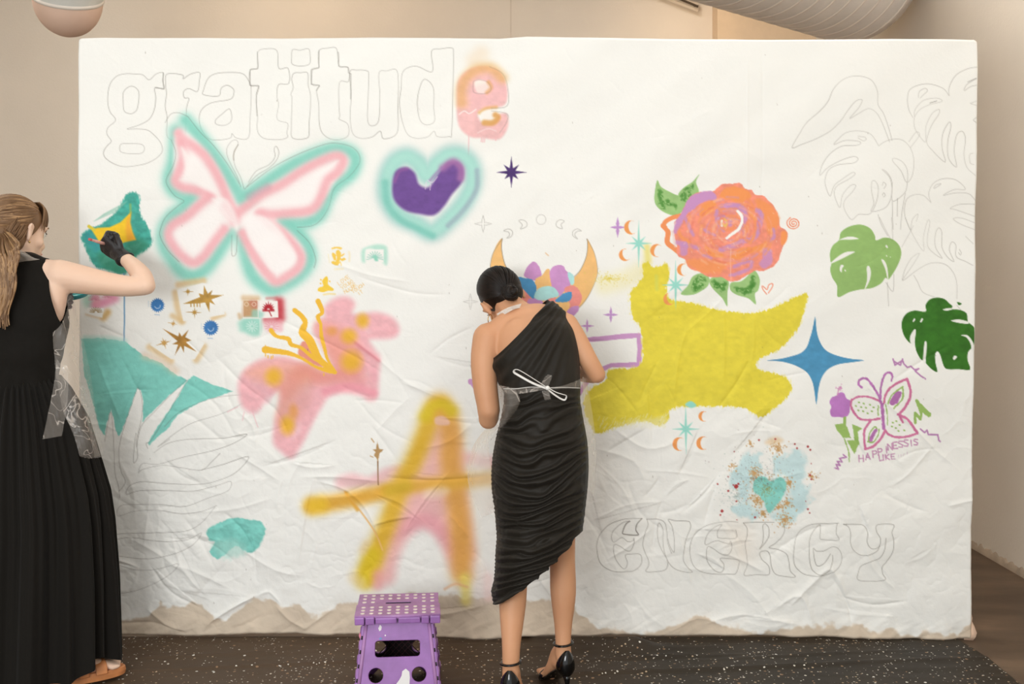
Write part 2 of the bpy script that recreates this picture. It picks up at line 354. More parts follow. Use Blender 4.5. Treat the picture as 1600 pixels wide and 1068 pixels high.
poly([(385,345),(400,335),(425,345),(450,375),(462,405),(430,425),(405,395),(388,370)], (250,243,240), soft=10, alpha=.85)
poly([(283,230),(300,245),(330,285),(340,305),(310,288),(292,275),(290,262)], (249,242,238), soft=10, alpha=.85)
stroke([(390,307),(403,300),(418,292)], 7, (190,150,165), soft=9, alpha=.4)
for p in ([(620,550),(600,480),(570,420),(555,360),(560,310),(585,270),(575,243),(545,248),(515,290),(515,340),(540,400),(575,470),(600,540)], [(625,555),(700,470),(780,420),(830,370),(845,320),(830,282),(815,300),(820,350),(780,400),(700,440),(650,510)], [(540,850),(540,960),(550,985),(570,960),(575,850)],
          [(115,130),(150,75),(200,65),(260,90)], [(155,240),(185,320),(170,400),(125,490),(135,540),(180,600),(235,630),(200,660),(120,730),(85,800),(80,860),(130,950),(200,1020)], [(260,90),(340,190),(430,280),(520,400),(590,520)], [(640,540),(800,420),(950,340),(1100,280),(1200,260),(1320,290),(1365,370),(1300,470),(1200,550),(1160,680),(1080,780),(960,800)], [(960,820),(1040,900),(1080,1000),(1070,1060)]):
    pencil(p, A3, closed=False, dark=.38)
stroke([(585,270),(558,325),(556,370)], 1.2, (120,100,80), T=A3, alpha=.5)
# --- sprayed heart
hr = [(667,274),(655,256),(636,245),(616,254),(604,280),(605,310),(622,336),(650,350),(675,362),(698,346),(722,320),(737,292),(738,262),(722,244),(702,242),(682,256)]
stroke(hr, 14, (168,150,185), soft=26, alpha=.28, closed=True); stroke(hr, 17, (150,214,200), soft=12, alpha=.9, closed=True); stroke(hr, 7, (188,229,216), soft=8, alpha=.5, closed=True)
stroke([(602,285),(606,318),(625,342),(652,356),(676,368)], 6, (110,190,175), soft=8, alpha=.6); stroke([(700,352),(724,328),(744,296),(745,266)], 4, (150,150,175), soft=7, alpha=.45)
poly([(613,290),(618,268),(634,261),(648,270),(655,288),(670,292),(684,272),(698,254),(714,252),(724,264),(722,284),(706,304),(694,322),(678,336),(655,334),(632,328),(616,312)], (112,78,148), soft=7, mottle=.07)
stroke([(692,262),(708,252),(720,262),(720,278)], 7, (176,118,170), soft=7, alpha=.75); stroke([(617,284),(624,268),(636,264)], 4, (160,100,160), soft=6, alpha=.6); stroke([(672,282),(682,270),(690,262)], 4, (158,122,176), soft=5, alpha=.7)
for p in ([(1015,890),(1008,935)], [(1040,905),(1036,940)], [(1020,880),(1050,895),(1080,860)]): stroke(p, 1.2, (235,215,235), T=A2, soft=1.5, alpha=.8)
star(799, 269, [25, 17, 24, 15, 24, 15, 24, 17], 7, (78, 52, 112), soft=1.4, mottle=.15)
# --- left teal patch with the yellow star being painted
B4 = (0, 280, 3.81)
poly([(780,75),(830,100),(832,200),(868,260),(900,340),(890,400),(800,465),(745,560),(640,540),(560,510),(505,400),(485,335),(540,290),(590,275),(640,235),(700,180),(740,110)], (72,168,152), soft=4, rough=2.6, rs=4, T=B4, mottle=.16, stretch=2.5)
poly([(760,330),(880,390),(800,460),(740,560),(620,530),(580,450),(640,420),(740,420)], (62,140,108), soft=14, alpha=.7, T=B4)
poly([(500,330),(590,300),(600,400),(560,430)], (58,150,160), soft=10, alpha=.6, T=B4)
for k in range(16):
    x = 560 + 9 * k; stroke([(x, 250 - k * 4), (x + 60, 205 - k * 5)], 1.6, (150,200,180), T=B4, alpha=.35)
for k in range(12): stroke([(600 + 18 * k, 505 - 7 * k), (635 + 18 * k, 455 - 7 * k)], 3, (96,170,150), T=B4, alpha=.35, soft=3)
poly([(778,195),(772,255),(785,310),(805,358),(740,375),(680,400),(600,390),(545,300),(580,288),(650,285),(715,255)], (247,202,48), soft=3, T=B4, smooth=False, mottle=.04)
poly([(778,195),(772,255),(785,310),(805,358),(755,365),(745,300),(752,245)], (245,172,62), soft=7, T=B4, smooth=False, alpha=.85)
stroke([(775,150),(775,200)], 3, (160,180,90), soft=4, T=B4, alpha=.7); stroke([(530,280),(560,300)], 5, (225,205,70), T=B4)
stroke([(735,560),(737,800),(734,1020)], 1.8, (88,142,185), T=B4, soft=1.4)
# --- stencils on the left
S = (120, 440, 4.706); TAN = (188, 146, 70)
for p, wd in (([(722,80),(740,200),(765,290)], 5), ([(745,22),(830,5),(930,-8)], 5), ([(700,250),(775,292)], 4), ([(530,482),(610,530),(690,582)], 5), ([(875,575),(905,530),(935,475)], 5), ([(1000,270),(1080,240)], 3)):
    stroke(p, wd, (226,192,138), soft=9, alpha=.75, T=S)
poly([(735,62),(920,8),(1060,30),(1090,240),(780,290)], BASE, T=S, smooth=False, soft=2); poly([(535,465),(700,300),(940,450),(865,570),(690,568)], BASE, T=S, smooth=False, soft=2)
poly([(932,25),(962,88),(998,60),(985,97),(1080,98),(990,130),(1018,168),(978,150),(975,222),(945,152),(905,158),(780,162),(905,112),(895,85),(930,95)], TAN, T=S, smooth=False, mottle=.15)
for x in (838, 862, 885, 905): stroke([(x,150),(x,182)], 1.6, TAN, T=S)
star(815, 72, [25, 20, 38, 18, 34, 18, 36, 18], 10, TAN, T=S); star(865, 225, [42, 26, 54, 24, 45, 24, 72, 24], 12, TAN, T=S, rot=.05)
poly([(628,345),(742,402),(750,372),(768,402),(820,352),(795,408),(840,430),(800,445),(880,515),(788,472),(785,520),(762,472),(718,540),(742,462),(700,458),(738,437)], (176,128,58), T=S, smooth=False, mottle=.15)
star(638, 450, [36, 26, 52, 26, 44, 22, 66, 30], 15, (205,160,90), T=S, rot=-.3); star(705, 308, [28, 18, 30, 18, 30, 18, 42, 18], 9, (205,160,90), T=S, rot=.2)
for cx, cy, r in ((590, 172, 43), (985, 338, 47)):
    pts = []
    for k in range(40): a = 2 * math.pi * k / 40; rr = r * (1.28 if k % 2 else 1.0); pts.append((cx + rr * math.cos(a), cy + rr * math.sin(a)))
    poly(pts, (64, 122, 182), T=S, smooth=False, soft=1.1, mottle=.08)
    stroke([(cx - 20, cy + 10), (cx - 5, cy + 24), (cx + 15, cy + 18), (cx + 22, cy)], 1.2, (205,222,238), T=S, soft=1.2, alpha=.8)
    stroke([(cx - 20, cy + r * 1.62), (cx + 15, cy + r * 1.68)], 1.2, (120,160,205), T=S, alpha=.6); stroke([(cx - r * 1.5, cy - 30), (cx - r * 1.5, cy + 10)], 1, (140,175,210), T=S, alpha=.5)
# four-square flower stencils
poly([(1225,130),(1330,130),(1330,262),(1215,262)], (196,145,96), T=S, smooth=False, soft=7, alpha=.85); stroke([(1230,118),(1330,122)], 5, (215,175,125), T=S, soft=7, alpha=.6); stroke([(1195,240),(1200,265)], 5, (205,160,105), T=S, soft=6, alpha=.6)
poly([(1270,140),(1330,140),(1330,190),(1290,190)], (196,110,96), T=S, soft=6, alpha=.6)
stroke([(1490,150),(1495,260)], 9, (196,56,66), soft=9, T=S, alpha=.9); stroke([(1390,280),(1480,278)], 6, (196,66,76), soft=8, T=S, alpha=.7); stroke([(1400,122),(1470,118)], 4, (196,86,86), soft=6, T=S, alpha=.5)
poly([(1342,138),(1478,140),(1482,262),(1350,268)], (246,238,232), T=S, smooth=False, soft=1.5)
for k in range(9):
    a = -math.pi / 2 + (k - 4) * 0.36; L = 42 - abs(k - 4) * 2
    c = (1410 + math.cos(a) * L * .85, 205 + math.sin(a) * L); q = (math.cos(a + 1.57) * 9, math.sin(a + 1.57) * 9)
    poly([(1410 + math.cos(a) * 8, 205 + math.sin(a) * 8), (c[0] * .6 + 564 + q[0], c[1] * .6 + 82 + q[1]), (1410 + math.cos(a) * L * 1.45, 205 + math.sin(a) * L * 1.45), (c[0] * .6 + 564 - q[0], c[1] * .6 + 82 - q[1])], (182, 40, 52), T=S, smooth=False, soft=1.2)
stroke([(1412,210),(1432,252)], 1.6, (182,40,52), T=S); stroke([(1370,212),(1450,212)], 2.5, (182,40,52), T=S)
poly([(1225,272),(1350,272),(1345,385),(1280,395),(1220,350)], (150,214,195), T=S, soft=10, alpha=.85); stroke([(1208,310),(1215,345)], 6, (150,214,195), T=S, soft=9, alpha=.6); poly([(1300,205),(1370,225),(1360,262),(1290,255)], (150,210,195), T=S, soft=7, alpha=.7)
poly([(1370,290),(1490,285),(1490,365),(1400,370)], (243,190,196), T=S, soft=10, alpha=.55); stroke([(1498,290),(1500,350)], 4, (240,170,180), soft=8, T=S, alpha=.5)
for k in range(12):
    a = 2 * math.pi * k / 12
    stroke([(1288 + 12 * math.cos(a), 328 + 12 * math.sin(a)), (1288 + 44 * math.cos(a), 328 + 40 * math.sin(a))], 1.1, (222,240,232), T=S, alpha=.8)
    stroke([(1432 + 16 * math.cos(a), 328 + 14 * math.sin(a)), (1432 + 50 * math.cos(a), 328 + 36 * math.sin(a))], 1.3, (232,130,150), T=S, alpha=.55)
for cx in (1250, 1305): stroke([(cx - 15, 165), (cx, 150), (cx + 15, 165), (cx, 180)], 1.2, (238,214,190), T=S, alpha=.8, closed=True)
stroke([(1222,134),(1335,134),(1335,264),(1222,264)], 1.1, (245,236,226), T=S, closed=True, smooth=False, alpha=.8); stroke([(1222,270),(1348,270),(1348,380)], 1.1, (240,240,232), T=S, smooth=False, alpha=.8)
# left pink stencil card
poly([(50,95),(130,80),(150,150),(90,190),(45,160)], (150,205,180), T=S, soft=14, alpha=.6); stroke([(130,170),(200,150),(270,120)], 9, (238,150,180), T=S, soft=8, alpha=.85); poly([(110,100),(160,95),(160,170),(120,165)], (240,165,180), T=S, soft=8, alpha=.7)
stroke([(190,262),(220,225)], 6, (215,170,100), T=S, soft=8, alpha=.8); stroke([(65,240),(170,270)], 3, (220,185,140), T=S, soft=6, alpha=.6)
poly([(75,190),(195,195),(180,265),(62,232)], (247,244,238), T=S, smooth=False, soft=2)
for k in range(9):
    a = math.pi + math.pi * k / 8
    stroke([(135 + 14 * math.cos(a), 225 + 14 * math.sin(a)), (135 + 44 * math.cos(a), 222 + 34 * math.sin(a))], 1.2, (166,134,84), T=S, alpha=.9)
    stroke([(120 + 12 * math.cos(a), 135 + 10 * math.sin(a)), (120 + 40 * math.cos(a), 132 + 40 * math.sin(a))], 1.2, (210,110,140), T=S, alpha=.6)
for k in range(7):
    a = math.pi + math.pi * k / 6; stroke([(215 + 8 * math.cos(a), 115 + 8 * math.sin(a)), (215 + 34 * math.cos(a), 112 + 30 * math.sin(a))], 1.2, (205,110,130), T=S, alpha=.6)
# small yellow, teal stencils and note
Y1 = (500, 380, 11.87); YL = (246, 205, 90)
for p in ([(300,150),(350,130),(390,180),(380,300),(340,400),(300,380),(310,260)], [(225,180),(290,190),(300,300),(250,300)], [(390,300),(450,270),(480,300),(420,325)], [(215,330),(330,350),(320,405),(250,390)], [(400,210),(455,185),(440,220),(395,245)]):
    poly(p, YL, T=Y1, soft=1.2, rough=1.2, rs=3)
stroke([(235,95),(300,80),(385,90)], 3.4, YL, T=Y1, rough=1, alpha=.9); stroke([(540,160),(550,230),(545,330)], 3, (244,226,180), T=Y1, soft=3, alpha=.6); stroke([(280,480),(430,470)], 3, (244,232,196), T=Y1, soft=3, alpha=.7); stroke([(380,340),(400,410)], 1.2, YL, T=Y1); stroke([(155,200),(180,360)], 1.2, (244,226,160), T=Y1, alpha=.5)
poly([(780,130),(900,60),(1060,20),(1200,40),(1250,110),(1250,360),(1190,380),(1000,120),(850,130),(840,340),(780,320)], (168,220,200), T=Y1, soft=7, alpha=.75)
poly([(850,112),(1185,112),(1182,352),(850,330)], (241,240,234), T=Y1, smooth=False, soft=1.5)
for k in range(11):
    a = math.pi + math.pi * k / 10; stroke([(1020 + 30 * math.cos(a), 270 + 30 * math.sin(a)), (1020 + 150 * math.cos(a), 300 + 150 * math.sin(a))], 1.3, (150,205,188), T=Y1, alpha=.8)
poly([(990,230),(1040,230),(1080,320),(1020,320)], (150,214,192), T=Y1, soft=3)
poly([(130,610),(155,680),(150,760),(250,840),(240,880),(150,880),(60,905),(-40,880),(-20,820),(60,790),(40,700),(80,640)], (246,206,72), T=Y1, soft=1.3)
for x, y in ((180,700),(10,740),(15,670)): stroke([(x,y),(x+4,y+8)], 2.4, YL, T=Y1)
stroke([(70,950),(160,935),(280,940)], 2.6, (246,222,150), T=Y1, soft=2, alpha=.8)
GL = {'A':[[(0,6),(2,0),(4,6)],[(1,4),(3,4)]],'H':[[(0,0),(0,6)],[(4,0),(4,6)],[(0,3),(4,3)]],'P':[[(0,6),(0,0),(3,0),(4,1.5),(3,3),(0,3)]],'I':[[(2,0),(2,6)]],'N':[[(0,6),(0,0),(4,6),(4,0)]],'E':[[(4,0),(0,0),(0,6),(4,6)],[(0,3),(3,3)]],'S':[[(4,0.5),(1,0),(0,1.5),(4,4.2),(3,6),(0,5.5)]],
      'L':[[(0,0),(0,6),(4,6)]],'K':[[(0,0),(0,6)],[(4,0),(0,3),(4,6)]],'O':[[(0,3),(1,0),(3,0),(4,3),(3,6),(1,6),(0,3)]],'V':[[(0,0),(2,6),(4,0)]],'Y':[[(0,0),(2,3),(4,0)],[(2,3),(2,6)]],'U':[[(0,0),(0,5),(2,6),(4,5),(4,0)]],'C':[[(4,1),(2,0),(0,2),(0,4),(2,6),(4,5)]],'M':[[(0,6),(0,0),(2,3),(4,0),(4,6)]],'T':[[(0,0),(4,0)],[(2,0),(2,6)]],'B':[[(0,0),(0,6),(3,6),(4,4.5),(3,3),(4,1.5),(3,0),(0,0)],[(0,3),(3,3)]],'.':[[(1.6,5.6),(2,6)]]}
def write(txt, x, y, h, ang, wd, col, adv=1.35, alpha=.9):
    s = h / 6.0; c, sn = math.cos(ang), math.sin(ang)
    for ch in txt:
        for g in GL.get(ch, []): stroke([(x + (gx * s) * c - (gy * s) * sn, y + gx * s * sn + gy * s * c) for gx, gy in g], wd, col, smooth=False, soft=1.1, alpha=alpha)
        x += s * 4 * adv * c; y += s * 4 * adv * sn
NC = (238, 196, 120)
write('LOVE', 527, 441, 6, -.62, .8, NC); write('YOU', 532, 448, 5.5, -.62, .8, NC); write('SO', 543, 441, 5, -.62, .8, NC); write('MUCH', 537, 454, 5, -.5, .8, NC); write('BE', 548, 446, 5, -.6, .8, NC); write('TOUCH', 549, 454, 5, -.6, .8, NC); write('IT', 558, 457, 5, -.6, .8, NC)
# --- teal field with leaf cut-outs, pencil leaves
G = (0, 540, 3.81)
poly([(480,-40),(600,-45),(740,-25),(790,10),(850,60),(960,105),(1040,170),(1110,205),(1150,180),(1250,225),(1390,270),(1300,300),(1180,340),(1060,410),(990,500),(910,570),(890,590),(880,575),(940,480),(1040,330),(1110,210),(1000,300),(910,390),(850,450),(850,330),(835,270),(815,255),(780,360),(740,470),(710,540),(690,500),(660,380),(640,440),(625,530),(590,490),(560,370),(500,180)], (134,209,196), soft=1.6, rough=1.5, rs=6, T=G, smooth=False, mottle=.05)
stroke([(500,-45),(650,-40),(740,-25)], 5, (170,220,208), soft=8, T=G, alpha=.5); stroke([(860,60),(960,90),(1040,150)], 6, (228,200,170), soft=16, alpha=.5, T=G)
for p in ([(625,570),(640,480),(655,395),(670,460),(680,600),(685,760),(700,820),(712,905)], [(708,865),(745,810),(720,740),(710,620),(745,460),(790,330),(820,250),(845,340),(840,440),(815,560),(820,660),(795,695),(800,610),(810,520)], [(880,610),(870,580),(900,560),(1000,400),(1060,290),(1110,205),(1020,285),(920,390),(840,480),(815,600)],
          [(1010,555),(940,600),(1120,470),(1330,400),(1500,310)], [(980,480),(1060,400),(1180,340),(1300,305),(1440,290)], [(918,635),(1000,580),(1130,555),(1330,550),(1470,525),(1390,580),(1260,625),(1080,665),(940,705),(850,700),(825,755),(850,735),(960,712),(1080,725),(1200,738),(1260,690),(1310,640)], [(1200,738),(1330,705),(1480,658),(1420,740),(1330,790),(1180,825),(950,815),(850,808),(775,830),(748,885),(830,862),(1000,860),(1150,865),(1300,828),(1375,805),(1360,860),(1240,905),(1100,955),(960,945),(800,945),(712,955),(697,1015),(800,985),(940,978),(1080,998),(1200,985),(1290,950)]):
    pencil(p, G, closed=False, dark=.42)
G6 = (0, 790, 3.81)
for p in ([(1280,5),(1200,100),(1100,150),(900,160),(760,165),(650,175)], [(650,215),(720,195),(800,190),(900,205),(1000,212),(1120,200),(1200,160),(1150,230),(1050,280),(920,310),(800,312),(640,290)], [(640,340),(720,355),(800,378),(900,380),(980,365),(1068,340),(1020,400),(920,460),(800,505),(680,522)]):
    pencil(p, G6, closed=False, dark=.38)
poly([(1240,140),(1330,90),(1420,75),(1530,85),(1580,130),(1550,230),(1490,285),(1400,240),(1340,290),(1290,310),(1250,270),(1280,215),(1240,200)], (132,208,196), soft=3, rough=3, rs=7, T=G6, mottle=.1); poly([(1260,230),(1400,200),(1460,280),(1340,310)], (170,218,206), soft=14, T=G6, alpha=.6, rough=4)
# --- pink lily
L7 = (340, 420, 3.81)
lily = [(640,230),(700,180),(770,170),(812,205),(800,262),(850,272),(950,262),(1040,295),(1075,350),(1062,395),(1010,412),(905,420),(930,480),(962,530),(955,650),(945,760),(900,780),(850,750),(750,735),(660,760),(610,830),(560,920),(500,1040),(440,1120),(375,1080),(335,1030),(340,930),(372,800),(372,720),(300,760),(230,850),(165,830),(135,770),(130,660),(185,585),(280,535),(400,525),(500,560),(600,620),(690,620),(640,480),(575,370),(600,310),(638,285)]
poly(lily, (244,200,204), soft=17, alpha=.6, T=L7, grow=1.5); poly(lily, (241,178,184), soft=13, alpha=.9, T=L7, mottle=.05)
for k in range(26):
    rg = random.Random(k + 71); x = rg.uniform(180, 1000); y = rg.uniform(230, 1000); stroke([(x, y), (x + rg.uniform(-60, 60), y + rg.uniform(20, 90))], 3, (246,206,208) if k % 2 else (228,160,172), T=L7, soft=14, alpha=.0 if not inside(catmull(lily, True, 3), np.array([x]), np.array([y]))[0] else .35)
poly([(590,330),(700,340),(820,420),(860,560),(820,640),(700,660),(560,680),(430,640),(540,560),(690,600),(640,480)], (236,152,130), soft=26, alpha=.65, T=L7)
poly([(170,620),(300,560),(480,570),(560,640),(460,760),(380,900),(350,880),(380,740),(280,680)], (238,170,140), soft=24, alpha=.6, T=L7); poly([(420,720),(560,660),(540,820),(440,960),(360,1000),(360,860)], (222,160,150), soft=20, alpha=.45, T=L7)
stroke([(400,720),(520,600),(620,640),(840,650)], 14, (226,140,130), soft=18, alpha=.4, T=L7); stroke([(820,440),(900,500),(960,545)], 5, (228,130,140), soft=6, alpha=.5, T=L7); stroke([(640,730),(780,700),(930,740)], 7, (240,150,165), soft=10, alpha=.6, T=L7)
for cx, cy, rx, ry, cc in ((862,308,30,35,0),(782,400,38,36,0),(795,550,50,52,0),(680,370,28,22,1),(335,640,40,42,0),(415,930,34,46,0),(450,850,24,40,1)):
    for g, al in ((1.5, .35), (1.0, .6), (.6, .6)): poly([(cx + rx * g * math.cos(t), cy + ry * g * math.sin(t)) for t in np.linspace(0, 6.283, 9)[:-1]], (236,182,50) if not cc else (232,160,80), soft=9, alpha=al * (1 if not cc else .7), T=L7)
for p in ([(160,850),(150,900)], [(210,850),(240,940)], [(120,820),(60,850)], [(180,700),(220,780),(260,830)], [(990,360),(1040,378),(1070,370)]): stroke(p, 1.2, (240,175,182), T=L7, soft=2.5, alpha=.6)
AM = (244, 190, 62)
poly([(515,430),(560,470),(600,540),(640,580),(560,560),(480,500)], (232,150,130), T=L7, soft=4, rough=2)
for p, ws in (([(598,192),(616,230),(622,262),(596,285),(614,330),(618,400),(636,470),(655,540),(705,615)], [8,7,5,6,4.5,6,5,4,3]), ([(458,245),(500,280),(522,320),(505,375),(545,420),(575,480),(600,530),(640,570),(700,618)], [7,7,8,12,13,12,10,9,3]),
              ([(318,365),(350,400),(420,415),(440,450),(500,470),(560,520),(620,560)], [7,5,7,6,5,6,5]), ([(282,480),(340,488),(420,500),(500,530),(580,580),(640,600),(700,618)], [11,9,7,4,4,7,4])):
    q = catmull(p, False, 5); wq = np.interp(np.linspace(0, 1, len(q)), np.linspace(0, 1, len(ws)), ws)
    for i in range(len(q) - 1): stroke([q[i], q[i + 1]], wq[i], AM, T=L7, smooth=False, soft=1.2, rough=.5)
for x, y in ((285,455),(285,505),(300,515),(320,520),(330,515),(632,620)): stroke([(x,y),(x,y+14)], 1.6, AM, T=L7)
# --- sprayed letter A
A8 = (440, 610, 3.81)
poly([(940,140),(1010,170),(1060,290),(1090,480),(1110,650),(1140,850),(1155,980),(1120,1080),(1020,1080),(970,960),(900,850),(820,820),(740,900),(690,1020),(660,1140),(560,1150),(540,1080),(620,850),(700,600),(820,330)], (240,182,180), soft=24, T=A8, alpha=.92)
poly([(330,520),(420,490),(520,510),(620,460),(720,450),(700,540),(400,580),(330,570)], (242,190,192), soft=16, T=A8, alpha=.8)
stroke([(1080,400),(1160,410),(1260,430)], 10, (243,190,190), soft=18, T=A8, alpha=.7); stroke([(640,860),(760,800),(860,780),(960,840),(1030,950)], 14, (232,150,165), soft=22, T=A8, alpha=.5)
lw = [(930,95),(890,160),(840,290),(780,430),(715,550),(670,680),(620,820),(575,930),(530,1050),(505,1110)]
stroke(lw, 20, (236,198,90), soft=22, T=A8, alpha=.6); stroke(lw, 15, (224,176,46), soft=14, T=A8, alpha=.85)
rw = [(945,95),(990,170),(1010,280),(1005,400),(1020,520),(1040,640),(1060,780),(1070,900),(1075,1030),(1080,1090)]
stroke(rw, 22, (238,180,100), soft=22, T=A8, alpha=.7); stroke(rw, 17, (222,158,66), soft=16, T=A8, alpha=.65)
stroke([(860,150),(900,95),(960,80),(1010,120)], 12, (220,194,40), soft=15, T=A8, alpha=.85); stroke([(540,980),(505,1080),(495,1120)], 16, (226,196,40), soft=16, T=A8, alpha=.9)
cb = [(180,685),(260,675),(400,650),(520,625),(620,600),(720,580),(850,560),(1000,550),(1130,535),(1280,520)]
stroke(cb, 14, (240,190,90), soft=20, T=A8, alpha=.6); stroke(cb[:5], 12, (228,166,52), soft=16, T=A8, alpha=.8); stroke(cb[4:], 9, (226,170,62), soft=14, T=A8, alpha=.75); stroke([(190,685),(230,680)], 16, (240,196,52), soft=13, T=A8, alpha=.85)
stroke([(640,600),(740,570)], 12, (214,180,50), soft=12, T=A8, alpha=.7)
poly([(915,160),(960,150),(1000,180),(990,205),(920,200)], (235,190,170), soft=5, T=A8, alpha=.85)
poly([(860,590),(960,570),(1000,600),(940,640),(850,640)], (246,225,200), soft=14, T=A8, alpha=.5)
stroke([(375,600),(430,670),(500,760),(560,850),(600,950)], 2.6, (240,190,120), soft=2.5, T=A8, alpha=.9); stroke([(385,610),(430,680),(450,710)], 5, (232,170,60), soft=5, T=A8, alpha=.8)
A9 = (520, 780, 5.714)
stroke([(1180,700),(1190,800),(1190,900)], 8, (243,222,110), soft=18, T=A9, alpha=.75); stroke([(1000,800),(1095,755),(1200,780)], 3, (238,180,130), soft=6, T=A9, alpha=.7); stroke([(1380,700),(1390,870)], 7, (244,200,196), soft=18, T=A9, alpha=.6)
poly([(1260,560),(1440,640),(1450,880),(1250,900),(1240,720)], (244,228,222), soft=30, T=A9, alpha=.5); stroke([(300,400),(270,460)], 6, (232,206,160), soft=16, T=A9, alpha=.6); stroke([(180,700),(250,740)], 8, (236,214,176), soft=20, T=A9, alpha=.5)
stroke([(400,680),(400,760)], 10, (236,160,165), soft=14, T=A9, alpha=.6)
poly([(572,300),(582,345),(606,350),(586,370),(578,400),(575,430),(568,405),(550,385),(560,365),(540,350),(562,345)], (186,148,98), T=A8, smooth=False, soft=1.3, rough=.8, rs=3); stroke([(574,420),(575,560)], 1.9, (150,108,66), T=A8); stroke([(535,285),(550,305)], 2, (190,150,100), T=A8, alpha=.8); stroke([(528,388),(545,395)], 1.5, (190,150,100), T=A8, alpha=.8)
# --- moon with petals
Mo = (720, 320, 5.933); MO = (243, 192, 124)
poly([(383,312),(340,355),(302,440),(276,540),(275,640),(305,760),(380,880),(480,980),(620,1050),(800,1070),(950,1040),(1100,950),(1180,850),(1250,700),(1268,600),(1240,450),(1200,360),(1170,315),(1175,380),(1162,480),(1110,600),(1040,680),(900,760),(720,790),(580,750),(500,690),(440,610),(400,520),(378,400)], MO, T=Mo, mottle=.03)
pencil([(1170,315),(1175,380),(1162,480),(1110,600),(1050,665)], Mo, closed=False, dark=.7); pencil([(1170,315),(1240,450),(1268,600),(1250,700),(1180,850),(1100,950)], Mo, closed=False, dark=.45); pencil([(383,312),(378,400),(400,520),(440,610),(510,700)], Mo, closed=False, dark=.7); pencil([(383,312),(302,440),(276,540),(275,600)], Mo, closed=False, dark=.5)
BL, LB, CR = (84, 152, 200), (178, 224, 222), (240, 150, 140)
for p, c in (([(590,660),(600,600),(640,545),(680,525),(720,560),(745,620),(748,655),(700,700),(640,690)], MAUVE), ([(560,740),(610,790),(650,861),(620,895),(560,880)], CR), ([(620,880),(690,860),(750,880),(765,950),(620,955)], MAUVE),
             ([(690,690),(750,655),(790,600),(822,598),(840,680),(838,770),(760,790),(700,780)], MO), ([(515,665),(600,680),(660,690),(695,740),(700,800),(670,868),(600,800),(500,710)], BL), ([(825,615),(870,565),(940,560),(970,600),(1005,640),(1015,700),(1010,750),(960,800),(915,845),(860,790),(835,720)], MAUVE), ([(990,640),(1010,625),(1045,660),(1050,720),(1020,740)], LB),
             ([(960,780),(1020,745),(1070,760),(1110,810),(1125,860),(1100,930),(1050,960),(1000,950),(1000,870)], CR), ([(860,905),(900,885),(1000,895),(1005,960),(960,1010),(880,980)], MO), ([(770,905),(810,865),(880,858),(870,930),(800,955)], CR), ([(680,840),(720,775),(800,752),(870,770),(908,840),(830,865),(765,888),(700,872)], LB), ([(875,892),(910,850),(970,812),(1025,808),(1030,850),(1005,890),(940,902)], BL), ([(975,1005),(1020,950),(1090,935),(1090,980),(1030,1035)], MAUVE)):
    poly(p, c, T=Mo, sub=4, soft=1.2, rough=.7, rs=3, mottle=.04)
for p in ([(760,205-75),(705,130)],): pass
pencil([(745 + 44 * math.cos(t), 135 + 46 * math.sin(t)) for t in np.linspace(0, 6.1, 12)], Mo, dark=.3)
for p in ([(540,145),(580,140),(612,165),(608,200),(555,222),(570,185)], [(398,240),(440,222),(478,245),(470,290),(425,308),(452,280),(440,250)], [(960,150),(920,138),(888,160),(890,200),(940,220),(930,180)], [(1118,242),(1080,222),(1040,245),(1040,285),(1082,315),(1055,275),(1080,245)]): pencil(p, Mo, dark=.38)
sparkle(755, 349.5, 13, 13, None, pen=True); sparkle(735, 471, 12, 11, None, pen=True)
stroke([(785,445),(812,468)], 1.6, (225,175,120), T=Mo, alpha=.7)
pencil([(735,570),(741,590),(748,608)], closed=False, dark=.5)
# --- purple wand frame and sparkles
FR = (208, 156, 202)
for p, wd in (([(912,531),(940,529),(970,525.5),(998,523.5)], 6.4), ([(998,525),(1000,545),(998,570)], 6), ([(998,569.5),(965,570),(955,570),(940,577),(925,583)], 6), ([(735,595),(745,607),(760,625)], 6), ([(925,583),(912,603),(905,615)], 6), ([(912,531),(880,540),(840,560),(790,585),(735,597)], 6)):
    stroke(p, wd * 1.2, FR, smooth=False, rough=.8, rs=8)
sparkle(954.5, 491.5, 13, 12, (196,148,204), soft=1.3); sparkle(917.5, 509, 11, 10.5, (202,150,206), soft=1.3); sparkle(965, 355, 16, 12.5, (196,148,206), soft=1.3)
# --- yellow splash
Yb = (900, 380, 3.337)
stroke([(150,215),(250,190),(330,150)], 16, (240,228,160), soft=26, alpha=.45, T=Yb); spray(952, 435, 40, (226,206,90), 200, 5, (.3,.7), 12, .6)
stroke([(370,20),(375,90)], 6, (236,220,110), soft=10, alpha=.7, T=Yb)
ys = [(350,110),(375,95),(400,125),(440,118),(475,108),(485,180),(470,250),(500,295),(600,310),(700,338),(800,355),(900,365),(980,352),(1080,312),(1150,280),(1205,262),(1195,330),(1165,420),(1130,480),(1070,545),(1000,580),(950,610),(940,645),(980,665),(1090,695),(1125,750),(1100,800),(1050,845),(970,905),(930,885),(850,850),(700,850),(560,850),(490,868),(480,920),(430,950),(370,930),(300,935),(200,958),(100,988),(45,860),(50,790),(100,745),(160,715),(170,660),(330,640),(345,520),(335,430),(300,390),(285,340),(285,260),(320,215),(350,170)]
poly(ys, (240,226,130), soft=6, rough=7, rs=5, T=Yb, sub=3, alpha=.7, stretch=2.2); poly(ys, (231,213,70), soft=1.6, rough=3.2, rs=4.5, T=Yb, sub=3, mottle=.04, stretch=1.8)
for k in range(70):
    rg = random.Random(k); x = rg.uniform(110, 480); y0 = rg.uniform(915, 985) - (x - 100) * .05
    stroke([(x, y0), (x + rg.uniform(5, 18), y0 - rg.uniform(10, 25))], 1, (238,234,200), T=Yb, alpha=.5)
